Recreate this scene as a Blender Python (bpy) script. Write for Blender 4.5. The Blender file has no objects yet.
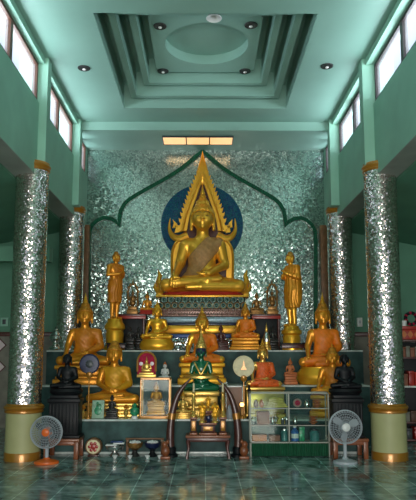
import bpy, bmesh, math, random
import numpy as np
from mathutils import Vector, Matrix
random.seed(7); np.random.seed(7)
PI = math.pi
scn = bpy.context.scene
COL = scn.collection

# ------------------------------------------------------------------ camera
F = 613.7; PITCH = math.radians(7.2); YAW = math.atan(4.0/600); CH = 1.5; CX = -.02
CY = 353-F*math.tan(PITCH)                 # picture row of the optical axis (lens shifted up)
cam_d = bpy.data.cameras.new('camera'); cam = bpy.data.objects.new('camera', cam_d); COL.objects.link(cam)
cam_d.sensor_fit = 'HORIZONTAL'; cam_d.sensor_width = 36; cam_d.lens = 36*F/416; cam_d.clip_end = 200
cam_d.shift_y = (CY-250)/416
cam.location = (CX, 0, CH); cam.rotation_euler = (PI/2+PITCH, 0, -YAW)
scn.camera = cam
_f = Vector((math.sin(YAW)*math.cos(PITCH), math.cos(YAW)*math.cos(PITCH), math.sin(PITCH)))
_r = Vector((math.cos(YAW), -math.sin(YAW), 0)); _u = _r.cross(_f)
def at(px, py, Y):
    d = _f + _r*((px-208)/F) + _u*((CY-py)/F)
    t = Y/d.y
    return Vector((CX+d.x*t, Y, CH+d.z*t))
def Xp(px, Y, z):                      # x of picture column px on the line (Y, z)
    dz = Vector((0, Y, z-CH)).dot(_f)
    return CX+(px-208)/F*dz/_r.x + Y*math.tan(YAW)
def Zp(py, Y): return at(205, py, Y).z
def mpp(Y, z=1.5): return Vector((0, Y, z-CH)).dot(_f)/F

# ------------------------------------------------------------------ materials
def newmat(name):
    m = bpy.data.materials.new(name); m.use_nodes = True
    return m, m.node_tree, m.node_tree.nodes['Principled BSDF']
def pmat(name, col, rough=.5, metal=0., var=.0, vscale=6., bump=0., bscale=40., spec=None, emit=None, estr=0, coat=0):
    m, nt, b = newmat(name); N = nt.nodes; L = nt.links
    b.inputs['Base Color'].default_value = (*col, 1); b.inputs['Roughness'].default_value = rough
    b.inputs['Metallic'].default_value = metal
    if coat: b.inputs['Coat Weight'].default_value = coat; b.inputs['Coat Roughness'].default_value = .15
    if spec is not None: b.inputs['Specular IOR Level'].default_value = spec
    if emit: b.inputs['Emission Color'].default_value = (*emit, 1); b.inputs['Emission Strength'].default_value = estr
    tc = N.new('ShaderNodeTexCoord')
    if var:
        n = N.new('ShaderNodeTexNoise'); n.inputs['Scale'].default_value = vscale; n.inputs['Detail'].default_value = 4
        L.new(tc.outputs['Object'], n.inputs['Vector'])
        r = N.new('ShaderNodeValToRGB')
        r.color_ramp.elements[0].position = .3; r.color_ramp.elements[1].position = .7
        r.color_ramp.elements[0].color = (*[c*(1-var) for c in col], 1)
        r.color_ramp.elements[1].color = (*[min(1, c*(1+var)) for c in col], 1)
        L.new(n.outputs['Fac'], r.inputs['Fac']); L.new(r.outputs['Color'], b.inputs['Base Color'])
    if bump:
        n = N.new('ShaderNodeTexNoise'); n.inputs['Scale'].default_value = bscale; n.inputs['Detail'].default_value = 3
        L.new(tc.outputs['Object'], n.inputs['Vector'])
        bp = N.new('ShaderNodeBump'); bp.inputs['Strength'].default_value = bump; bp.inputs['Distance'].default_value = .02
        L.new(n.outputs['Fac'], bp.inputs['Height']); L.new(bp.outputs['Normal'], b.inputs['Normal'])
    return m
def mosaic(name, c1, c2, cell, jitter, rough, grout, gw=.06, metal=1., big=None):
    """little mirror pieces: every voronoi cell tilts its own way"""
    m, nt, b = newmat(name); N = nt.nodes; L = nt.links
    tc = N.new('ShaderNodeTexCoord')
    v = N.new('ShaderNodeTexVoronoi'); v.inputs['Scale'].default_value = 1/cell
    e = N.new('ShaderNodeTexVoronoi'); e.feature = 'DISTANCE_TO_EDGE'; e.inputs['Scale'].default_value = 1/cell
    L.new(tc.outputs['Object'], v.inputs['Vector']); L.new(tc.outputs['Object'], e.inputs['Vector'])
    s = N.new('ShaderNodeVectorMath'); s.operation = 'SUBTRACT'; s.inputs[1].default_value = (.5, .5, .5)
    L.new(v.outputs['Color'], s.inputs[0])
    k = N.new('ShaderNodeVectorMath'); k.operation = 'SCALE'; k.inputs['Scale'].default_value = jitter
    L.new(s.outputs[0], k.inputs[0])
    g = N.new('ShaderNodeNewGeometry')
    a = N.new('ShaderNodeVectorMath'); a.operation = 'ADD'
    if big:
        bn = N.new('ShaderNodeTexNoise'); bn.inputs['Scale'].default_value = .9; bn.inputs['Detail'].default_value = 2
        L.new(tc.outputs['Object'], bn.inputs['Vector'])
        mr = N.new('ShaderNodeMapRange'); mr.inputs[1].default_value = .35; mr.inputs[2].default_value = .65
        mr.inputs[3].default_value = jitter*big[0]; mr.inputs[4].default_value = jitter*big[1]
        L.new(bn.outputs['Fac'], mr.inputs[0]); L.new(mr.outputs[0], k.inputs['Scale'])
    L.new(k.outputs[0], a.inputs[0]); L.new(g.outputs['Normal'], a.inputs[1])
    nn = N.new('ShaderNodeVectorMath'); nn.operation = 'NORMALIZE'; L.new(a.outputs[0], nn.inputs[0])
    L.new(nn.outputs[0], b.inputs['Normal'])
    sep = N.new('ShaderNodeSeparateColor'); L.new(v.outputs['Color'], sep.inputs[0])
    mx = N.new('ShaderNodeMix'); mx.data_type = 'RGBA'
    mx.inputs[6].default_value = (*c1, 1); mx.inputs[7].default_value = (*c2, 1)
    L.new(sep.outputs[1], mx.inputs[0])
    lt = N.new('ShaderNodeMath'); lt.operation = 'LESS_THAN'; lt.inputs[1].default_value = gw
    L.new(e.outputs['Distance'], lt.inputs[0])
    mg = N.new('ShaderNodeMix'); mg.data_type = 'RGBA'; mg.inputs[7].default_value = (*grout, 1)
    L.new(lt.outputs[0], mg.inputs[0]); L.new(mx.outputs[2], mg.inputs[6])
    L.new(mg.outputs[2], b.inputs['Base Color'])
    mm = N.new('ShaderNodeMath'); mm.operation = 'MULTIPLY_ADD'; mm.inputs[1].default_value = -metal; mm.inputs[2].default_value = metal
    L.new(lt.outputs[0], mm.inputs[0]); L.new(mm.outputs[0], b.inputs['Metallic'])
    b.inputs['Roughness'].default_value = rough
    if metal < .5: b.inputs['Specular IOR Level'].default_value = .2
    return m
def floor_mat():
    m, nt, b = newmat('marble_tile'); N = nt.nodes; L = nt.links
    tc = N.new('ShaderNodeTexCoord')
    n = N.new('ShaderNodeTexNoise'); n.inputs['Scale'].default_value = 3.2; n.inputs['Detail'].default_value = 9; n.inputs['Distortion'].default_value = 1.2
    L.new(tc.outputs['Object'], n.inputs['Vector'])
    r = N.new('ShaderNodeValToRGB'); el = r.color_ramp.elements
    el[0].position = .33; el[0].color = (.075, .12, .118, 1); el[1].position = .72; el[1].color = (.55, .66, .65, 1)
    x = el.new(.5); x.color = (.21, .31, .30, 1)
    L.new(n.outputs['Fac'], r.inputs['Fac'])
    br = N.new('ShaderNodeTexBrick'); br.offset = 0; br.squash = 1
    br.inputs['Scale'].default_value = 1; br.inputs['Brick Width'].default_value = .4; br.inputs['Row Height'].default_value = .4
    br.inputs['Mortar Size'].default_value = .006; br.inputs['Color1'].default_value = (1.15, 1.15, 1.15, 1); br.inputs['Color2'].default_value = (.75, .78, .78, 1)
    br.inputs['Mortar'].default_value = (2.2, 2.2, 2.1, 1)
    L.new(tc.outputs['Object'], br.inputs['Vector'])
    mu = N.new('ShaderNodeMix'); mu.data_type = 'RGBA'; mu.blend_type = 'MULTIPLY'; mu.inputs[0].default_value = 1
    L.new(r.outputs['Color'], mu.inputs[6]); L.new(br.outputs['Color'], mu.inputs[7])
    L.new(mu.outputs[2], b.inputs['Base Color'])
    n2 = N.new('ShaderNodeTexNoise'); n2.inputs['Scale'].default_value = 5
    L.new(tc.outputs['Object'], n2.inputs['Vector'])
    bp = N.new('ShaderNodeBump'); bp.inputs['Strength'].default_value = .06; bp.inputs['Distance'].default_value = .02
    L.new(n2.outputs['Fac'], bp.inputs['Height']); L.new(bp.outputs['Normal'], b.inputs['Normal'])
    b.inputs['Roughness'].default_value = .12; b.inputs['Specular IOR Level'].default_value = .5
    return m
def glass_mat(name, tint, gl=.12, frost=0.):
    m, nt, b = newmat(name); N = nt.nodes; L = nt.links
    N.remove(b); out = N['Material Output']
    t = N.new('ShaderNodeBsdfTransparent'); t.inputs[0].default_value = (*tint, 1)
    g = N.new('ShaderNodeBsdfGlossy'); g.inputs['Roughness'].default_value = .04
    mx = N.new('ShaderNodeMixShader'); mx.inputs[0].default_value = gl
    L.new(t.outputs[0], mx.inputs[1]); L.new(g.outputs[0], mx.inputs[2])
    last = mx
    if frost:
        tl = N.new('ShaderNodeBsdfTranslucent'); tl.inputs[0].default_value = (.95, .97, 1, 1)
        m2 = N.new('ShaderNodeMixShader'); m2.inputs[0].default_value = frost
        L.new(mx.outputs[0], m2.inputs[1]); L.new(tl.outputs[0], m2.inputs[2]); last = m2
    L.new(last.outputs[0], out.inputs['Surface'])
    return m
M = {}
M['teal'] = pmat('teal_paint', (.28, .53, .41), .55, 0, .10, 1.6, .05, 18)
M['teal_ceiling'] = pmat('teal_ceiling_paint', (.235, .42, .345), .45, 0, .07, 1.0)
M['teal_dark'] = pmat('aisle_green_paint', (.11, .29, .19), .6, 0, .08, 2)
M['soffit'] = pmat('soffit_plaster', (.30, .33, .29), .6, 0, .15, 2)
M['floor'] = floor_mat()
M['column'] = mosaic('column_mirror_mosaic', (1.0, .93, .89), (.58, .48, .42), .021, .34, .14, (.16, .15, .12), .05)
M['wall_mosaic'] = mosaic('wall_mirror_mosaic', (.66, .80, .73), (.22, .31, .28), .034, .13, .2, (.13, .19, .17), .05, big=(.3, 1.9))
M['blue_mosaic'] = mosaic('blue_mosaic', (.003, .010, .24), (.003, .022, .28), .035, .2, .4, (.005, .015, .10), .05, .05)
M['glitter'] = mosaic('glitter_mosaic', (.9, .92, .92), (.4, .45, .45), .022, .8, .15, (.1, .1, .1), .05)
M['green_trim'] = mosaic('green_trim_mosaic', (.004, .13, .06), (.004, .08, .04), .03, .1, .4, (.004, .03, .02), .05, .0)
M['gold'] = pmat('bright_gold', (1.0, .47, .045), .30, .60, .12, 9)
M['gold_warm'] = pmat('amber_gold', (.78, .31, .022), .36, .45, .15, 7)
M['gold_yellow'] = pmat('yellow_gold', (.90, .45, .03), .32, .6, .12, 8)
M['gold_pale'] = pmat('pale_gold', (.80, .50, .12), .32, .7, .12, 8)
M['gold_hair'] = pmat('dark_gold_leaf', (.60, .25, .025), .42, .5, .15, 30)  # darker, rougher gold for the hair
M['gold_trim'] = pmat('brown_gold_lacquer', (.44, .19, .022), .3, .35, .1, 8, coat=.4)
M['bronze'] = pmat('bronze', (.34, .17, .05), .4, .6, .25, 20)
M['robe_orange'] = pmat('orange_robe', (.86, .21, .008), .5, .0, .15, 12, .25, 18)
M['robe_amber'] = pmat('amber_robe', (.62, .20, .008), .45, .1, .15, 12, .25, 18)
M['robe_yellow'] = pmat('yellow_robe', (.70, .33, .012), .45, .2, .12, 12, .2, 18)
M['robe_red'] = pmat('orange_red_robe', (.80, .13, .02), .5, 0, .2, 14, .3, 18)
M['sash'] = pmat('brown_sash', (.44, .23, .075), .55, .15, .2, 30, .4, 60)
M['red'] = pmat('red_lacquer', (.42, .025, .015), .35, 0, .12, 8, coat=.3)
M['cushion'] = pmat('red_cushion', (.50, .03, .015), .7, 0, .15, 12)
M['dkred'] = pmat('dark_red_wood', (.085, .018, .012), .35, 0, .25, 14, coat=.2)
M['redwood'] = pmat('red_brown_wood', (.26, .075, .025), .4, 0, .25, 10, coat=.2)
M['wood'] = pmat('brown_wood', (.22, .10, .04), .45, 0, .25, 9)
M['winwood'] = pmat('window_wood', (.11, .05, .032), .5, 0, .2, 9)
M['winshade'] = pmat('window_wood_shaded', (.05, .04, .04), .5, 0, .2, 9)  # same window wood, with the shade of the right side put into its colour
M['black'] = pmat('black_lacquer', (.004, .005, .007), .5, 0, .2, 9, spec=.3)
M['blackbronze'] = pmat('dark_bronze', (.035, .032, .03), .4, .4, .3, 14)
M['tusk'] = pmat('dark_tusk', (.075, .025, .018), .32, 0, .3, 20, coat=.3)
M['altar'] = pmat('grey_green_marble', (.04, .088, .083), .5, 0, .45, 4.5, spec=.18)
M['nosing'] = pmat('pale_marble_nosing', (.62, .68, .64), .25, 0, .2, 9, coat=.3)
M['base_paint'] = pmat('olive_cream_paint', (.46, .45, .22), .5, 0, .08, 2.5)
M['emerald'] = pmat('emerald_green', (.005, .13, .055), .18, .1, .3, 9, coat=.5)
M['navy'] = pmat('navy', (.008, .014, .06), .3, 0, .2, 9, coat=.3)
M['green_cloth'] = pmat('green_pleated_cloth', (.004, .085, .035), .75, 0, .2, 14)
M['blueband'] = pmat('pale_blue_glaze', (.36, .50, .58), .3, .3, .25, 26)
M['lotusgreen'] = pmat('dark_green_glass', (.012, .05, .035), .22, .4, .4, 22)
M['navyband'] = pmat('blue_glaze', (.03, .07, .22), .3, .2, .2, 22)
M['pinkwhite'] = pmat('red_and_white_glass', (.40, .24, .20), .3, .3, .55, 34)
M['alu'] = pmat('aluminium', (.30, .31, .26), .45, .2, .05, 8)
M['silver'] = pmat('silver', (.75, .73, .70), .22, .95, .15, 14)
M['white'] = pmat('white_plastic', (.78, .78, .76), .4, 0, .05, 8)
M['grey_plastic'] = pmat('grey_plastic', (.42, .46, .50), .4, 0, .05, 8)
M['dkgrey'] = pmat('dark_grey_plastic', (.05, .06, .065), .4, 0, .1, 8)
M['orange_plastic'] = pmat('orange_plastic', (.82, .15, .02), .35, 0, .06, 8)
M['cream'] = pmat('cream_silk', (.82, .70, .44), .6, 0, .12, 18)
M['jade'] = pmat('jade_green', (.03, .28, .13), .3, 0, .4, 22)
M['palegreen'] = pmat('pale_green_card', (.32, .50, .36), .5, 0, .25, 14)
M['magenta'] = pmat('crimson_enamel', (.40, .01, .045), .6, 0, .25, 22, spec=.15)
M['pinktile'] = pmat('pink_white_tile', (.80, .66, .68), .3, 0, .05, 8)
M['terra'] = pmat('terracotta_orange', (.55, .16, .05), .45, .1, .2, 12)
M['olive'] = pmat('folded_olive_yellow_cloth', (.55, .44, .09), .7, 0, .35, 10)
M['brownbox'] = pmat('brown_card', (.27, .10, .06), .6, 0, .2, 8)
M['pinkcard'] = pmat('pink_brown_board', (.30, .17, .13), .5, 0, .15, 6)
M['blue'] = pmat('blue_plastic', (.03, .14, .42), .35, 0, .15, 8)
M['teal_vase'] = pmat('teal_glaze', (.05, .20, .19), .3, 0, .3, 12)
M['glass'] = glass_mat('clear_glass', (.90, .96, .94), .012)
M['pane'] = glass_mat('frosted_window_glass', (.93, .96, 1.0), .05, .06)
M['dado'] = pmat('grey_dado_panel', (.21, .20, .16), .5, 0, .25, 5)
M['dim'] = pmat('black_metal', (.02, .02, .02), .4, .3)
M['lamp_panel'] = pmat('warm_light_panel', (.4, .22, .1), .4, 0, emit=(1.0, .50, .20), estr=.80)
M['bulb'] = pmat('glowing_bulb', (1, .8, .5), .4, 0, emit=(1, .55, .15), estr=3)
M['lens'] = pmat('downlight_lens', (.8, .8, .75), .2, 0)
M['skin'] = M['gold']

# ------------------------------------------------------------------ mesh builder
class MB:
    def __init__(s): s.v = []; s.f = []
    def add(s, vs, fs, T=None):
        o = len(s.v)
        s.v += [tuple(T @ Vector(v)) for v in vs] if T is not None else [tuple(v) for v in vs]
        s.f += [tuple(i+o for i in f) for f in fs]; return s
    def box(s, x0, x1, y0, y1, z0, z1, T=None):
        vs = [(x, y, z) for z in (z0, z1) for y in (y0, y1) for x in (x0, x1)]
        return s.add(vs, [(0, 2, 3, 1), (4, 5, 7, 6), (0, 1, 5, 4), (2, 6, 7, 3), (0, 4, 6, 2), (1, 3, 7, 5)], T)
    def bbox(s, x0, x1, y0, y1, z0, z1, b=.01, T=None):        # box with chamfered edges
        b = min(b, (x1-x0)*.4, (y1-y0)*.4, (z1-z0)*.4)
        bm = bmesh.new(); bmesh.ops.create_cube(bm, size=1)
        for v in bm.verts:
            v.co = Vector((x0 if v.co.x < 0 else x1, y0 if v.co.y < 0 else y1, z0 if v.co.z < 0 else z1))
        bmesh.ops.bevel(bm, geom=bm.edges[:], offset=b, segments=2, affect='EDGES', profile=.5)
        bm.verts.index_update()
        s.add([v.co.copy() for v in bm.verts], [[v.index for v in f.verts] for f in bm.faces], T); bm.free(); return s
    def lathe(s, prof, n=24, c=(0, 0, 0), sx=1, sy=1, a0=0, a1=2*PI, T=None):
        full = abs(a1-a0-2*PI) < 1e-6; m = n if full else n+1
        vs = []
        for r, z in prof:
            for k in range(m):
                a = a0+(a1-a0)*k/n
                vs.append((c[0]+r*math.cos(a)*sx, c[1]+r*math.sin(a)*sy, c[2]+z))
        fs = []
        for i in range(len(prof)-1):
            for k in range(n):
                k2 = (k+1) % m
                fs.append((i*m+k, i*m+k2, (i+1)*m+k2, (i+1)*m+k))
        if prof[0][0] > 1e-6: fs.append(tuple(range(m))[::-1])
        if prof[-1][0] > 1e-6: fs.append(tuple((len(prof)-1)*m+k for k in range(m)))
        return s.add(vs, fs, T)
    def tube(s, pts, r, n=8, closed=False, T=None, flat=None):
        P = [Vector(p) for p in pts]; rr = r if isinstance(r, (list, tuple)) else [r]*len(P)
        vs = []; up = Vector((0, 0, 1)); L = len(P); prev = None
        for i, p in enumerate(P):
            a = P[(i-1) % L] if (i or closed) else p; b = P[(i+1) % L] if (i < L-1 or closed) else p
            t = (b-a).normalized()
            if prev is None:
                q = t.cross(up)
                if q.length < .05: q = t.cross(Vector((0, 1, 0)))
            else: q = prev - t*prev.dot(t)
            q.normalize(); prev = q; w = t.cross(q)
            for k in range(n):
                an = 2*PI*k/n; vs.append(p+q*(rr[i]*math.cos(an))+w*(rr[i]*math.sin(an)))
        fs = []
        for i in range(L if closed else L-1):
            j = (i+1) % L
            for k in range(n):
                k2 = (k+1) % n; fs.append((i*n+k, i*n+k2, j*n+k2, j*n+k))
        if not closed: fs += [tuple(range(n))[::-1], tuple((L-1)*n+k for k in range(n))]
        return s.add(vs, fs, T)
    def ell(s, c, r, n=16, T=None):
        m = max(6, n//2); prof = [(math.sin(PI*i/m), -math.cos(PI*i/m)) for i in range(m+1)]
        prof[0] = (0, -1); prof[-1] = (0, 1); vs = []
        for q, z in prof:
            for k in range(n):
                a = 2*PI*k/n; vs.append((c[0]+q*math.cos(a)*r[0], c[1]+q*math.sin(a)*r[1], c[2]+z*r[2]))
        fs = [(i*n+k, i*n+(k+1) % n, (i+1)*n+(k+1) % n, (i+1)*n+k) for i in range(m) for k in range(n)]
        return s.add(vs, fs, T)
    def prism(s, poly, y0, y1, T=None):                       # poly in xz, thickness along y
        n = len(poly); vs = [(x, y0, z) for x, z in poly]+[(x, y1, z) for x, z in poly]
        fs = [tuple(range(n)), tuple(range(2*n-1, n-1, -1))]+[(i, n+i, n+(i+1) % n, (i+1) % n) for i in range(n)]
        return s.add(vs, fs, T)
    def band(s, inner, outer, y0, y1, closed=False, T=None):   # strip between two xz polylines, with thickness
        n = len(inner); vs = []
        for (a, b) in zip(inner, outer):
            vs += [(a[0], y0, a[1]), (b[0], y0, b[1]), (b[0], y1, b[1]), (a[0], y1, a[1])]
        fs = []
        for i in range(n if closed else n-1):
            j = (i+1) % n
            for k in range(4): fs.append((i*4+k, i*4+(k+1) % 4, j*4+(k+1) % 4, j*4+k))
        if not closed: fs += [(0, 1, 2, 3), ((n-1)*4+3, (n-1)*4+2, (n-1)*4+1, (n-1)*4)]
        return s.add(vs, fs, T)
    def mesh(s, name, smooth=True, ang=35):
        me = bpy.data.meshes.new(name); me.from_pydata(s.v, [], s.f)
        bm = bmesh.new(); bm.from_mesh(me)
        bmesh.ops.remove_doubles(bm, verts=bm.verts[:], dist=1e-6)
        bmesh.ops.dissolve_degenerate(bm, dist=1e-7, edges=bm.edges[:])
        bmesh.ops.recalc_face_normals(bm, faces=bm.faces[:]); bm.to_mesh(me); bm.free()
        if smooth:
            me.shade_smooth(); me.set_sharp_from_angle(angle=math.radians(ang))
        return me
    def build(s, name, m, parent=None, smooth=True, ang=35):
        me = s.mesh(name, smooth, ang); me.materials.append(M[m] if isinstance(m, str) else m)
        return link(name, me, parent)
def link(name, me, parent=None):
    o = bpy.data.objects.new(name, me); COL.objects.link(o)
    if parent: o.parent = parent
    return o
def tag(o, label, cat, group=None, kind=None):
    o['label'] = label; o['category'] = cat
    if group: o['group'] = group
    if kind: o['kind'] = kind
    return o
def empty(name, loc, rz=0, label=None, cat=None, group=None, sc=1):
    o = bpy.data.objects.new(name, None); COL.objects.link(o); o.location = loc; o.rotation_euler = (0, 0, rz)
    o.scale = (sc, sc, sc) if not isinstance(sc, tuple) else sc; o.empty_display_size = .1
    if label: tag(o, label, cat, group)
    return o
def struct(o): o['kind'] = 'structure'; return o
def use(name, me, m, parent):                                  # object sharing mesh data with its own material
    o = link(name, me, parent)
    if len(me.materials) == 0: me.materials.append(None)
    o.material_slots[0].link = 'OBJECT'; o.material_slots[0].material = M[m]
    return o

# ------------------------------------------------------------------ implicit surfaces for the figures
def smin(a, b, k):
    if k <= 0: return np.minimum(a, b)
    h = np.clip(.5+.5*(b-a)/k, 0, 1); return b*(1-h)+a*h-k*h*(1-h)
class Field:
    def __init__(s, lo, hi, h):
        s.h = h; s.lo = np.array(lo)
        n = [int(round((hi[i]-lo[i])/h))+1 for i in range(3)]
        ax = [lo[i]+h*np.arange(n[i]) for i in range(3)]
        s.x, s.y, s.z = np.meshgrid(*ax, indexing='ij', sparse=False)
    def ell(s, c, r):
        X, Y, Z = (s.x-c[0]), (s.y-c[1]), (s.z-c[2])
        k0 = np.sqrt((X/r[0])**2+(Y/r[1])**2+(Z/r[2])**2)
        k1 = np.sqrt((X/r[0]**2)**2+(Y/r[1]**2)**2+(Z/r[2]**2)**2)+1e-9
        return k0*(k0-1)/k1
    def seg(s, a, b, r0, r1):
        a = np.array(a, float); b = np.array(b, float); d = b-a; l = d@d
        t = np.clip(((s.x-a[0])*d[0]+(s.y-a[1])*d[1]+(s.z-a[2])*d[2])/l, 0, 1)
        return np.sqrt((s.x-a[0]-t*d[0])**2+(s.y-a[1]-t*d[1])**2+(s.z-a[2]-t*d[2])**2)-(r0+(r1-r0)*t)
    def net(s, f, name):
        S = f < 0; nx, ny, nz = f.shape; h = s.h
        c = np.zeros((nx-1, ny-1, nz-1), int)
        for i in (0, 1):
            for j in (0, 1):
                for k in (0, 1): c += S[i:nx-1+i, j:ny-1+j, k:nz-1+k]
        act = (c > 0) & (c < 8); I, J, K = np.nonzero(act)
        idx = -np.ones(act.shape, int); idx[I, J, K] = np.arange(len(I))
        P = np.zeros((len(I), 3)); cnt = np.zeros(len(I))
        for axis in range(3):
            o = [q for q in range(3) if q != axis]
            for u in (0, 1):
                for w in (0, 1):
                    d = [0, 0, 0]; d[o[0]] = u; d[o[1]] = w; e = list(d); e[axis] = 1
                    a = f[I+d[0], J+d[1], K+d[2]]; b = f[I+e[0], J+e[1], K+e[2]]
                    m = (a < 0) != (b < 0); t = np.where(m, a/np.where(m, a-b, 1), 0)
                    p = np.tile(np.array(d, float), (len(I), 1)); p[:, axis] = t
                    P[m] += p[m]; cnt[m] += 1
        V = (np.stack([I, J, K], 1)+P/cnt[:, None])*h+s.lo
        Q = []
        for axis in range(3):
            sl0 = [slice(None)]*3; sl1 = [slice(None)]*3; sl0[axis] = slice(0, -1); sl1[axis] = slice(1, None)
            x = S[tuple(sl0)] != S[tuple(sl1)]; E = np.stack(np.nonzero(x), 1)
            u, w = [(1, 2), (2, 0), (0, 1)][axis]
            E = E[(E[:, u] > 0) & (E[:, w] > 0) & (E[:, u] < f.shape[u]-1) & (E[:, w] < f.shape[w]-1)]
            ins = S[E[:, 0], E[:, 1], E[:, 2]]
            def cell(du, dw):
                q = E.copy(); q[:, u] -= du; q[:, w] -= dw; return idx[q[:, 0], q[:, 1], q[:, 2]]
            q = np.stack([cell(1, 1), cell(0, 1), cell(0, 0), cell(1, 0)], 1)
            q[~ins] = q[~ins][:, ::-1]; Q.append(q)
        Q = np.concatenate(Q); Q = Q[(Q >= 0).all(1)]
        me = bpy.data.meshes.new(name); me.from_pydata(V.tolist(), [], Q.tolist()); me.shade_smooth(); me.update()
        return me

def head_field(g, c, s=1.0):
    """face, ears and neck around c (chin is .12*s below c)"""
    E = lambda p, r: g.ell((c[0]+p[0]*s, c[1]+p[1]*s, c[2]+p[2]*s), tuple(q*s for q in r))
    G = lambda a, b, r0, r1: g.seg([c[i]+a[i]*s for i in range(3)], [c[i]+b[i]*s for i in range(3)], r0*s, r1*s)
    f = smin(E((0, .005, .025), (.112, .122, .118)), E((0, -.03, -.035), (.088, .086, .088)), .05*s)
    for sx in (-1, 1):
        f = smin(f, G((sx*.012, -.118, .040), (sx*.07, -.094, .046), .008, .006), .012*s)
        f = smin(f, E((sx*.045, -.103, .012), (.028, .018, .013)), .008*s)
        f = smin(f, E((sx*.05, -.085, -.025), (.03, .03, .03)), .03*s)
        f = smin(f, G((sx*.116, .01, .06), (sx*.118, .0, -.10), .016, .020), .012*s)
    f = smin(f, G((0, -.115, .040), (0, -.138, -.012), .010, .019), .014*s)
    f = smin(f, E((0, -.116, -.046), (.034, .014, .008)), .006*s)
    f = smin(f, E((0, -.112, -.060), (.026, .014, .009)), .006*s)
    f = smin(f, E((0, -.095, -.09), (.03, .03, .025)), .02*s)
    return f
def hair_field(g, c, s=1.0, curl=True):
    E = lambda p, r: g.ell((c[0]+p[0]*s, c[1]+p[1]*s, c[2]+p[2]*s), tuple(q*s for q in r))
    f = E((0, .008, .028), (.126, .136, .134))
    line = (.082*s-(g.y-(c[1]-.12*s))*.62)-(g.z-c[2])
    f = np.maximum(f, line)
    f = smin(f, E((0, .015, .155), (.074, .076, .062)), .02*s)
    if curl:
        th = np.arctan2(g.x-c[0], -(g.y-c[1])); ph = np.arctan2(g.z-c[2], np.hypot(g.x-c[0], g.y-c[1]))
        f = f-.006*s*np.cos(th*16)*np.cos(ph*18)
    return f
def hand(g, f, wrist, palm, dirs, thumb, r, k=.006):
    f = smin(f, g.seg(wrist, palm, r*1.5, r*1.7), .02)
    P = np.array(palm); side = np.array(dirs[1]); fw = np.array(dirs[0]); curl = np.array(dirs[2])
    for i, q in enumerate((-1.5, -.5, .5, 1.5)):
        b = P+side*q*r*1.35; L = r*(4.6 if abs(q) < 1 else 3.9)
        m = b+fw*L*.55+curl*L*.08; t = m+fw*L*.4+curl*L*.28
        f = smin(f, g.seg(b, m, r*.62, r*.58), k); f = smin(f, g.seg(m, t, r*.58, r*.45), k)
    f = smin(f, g.seg(P, P+np.array(thumb)*r*3, r*.75, r*.5), k*1.5)
    return f
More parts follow.
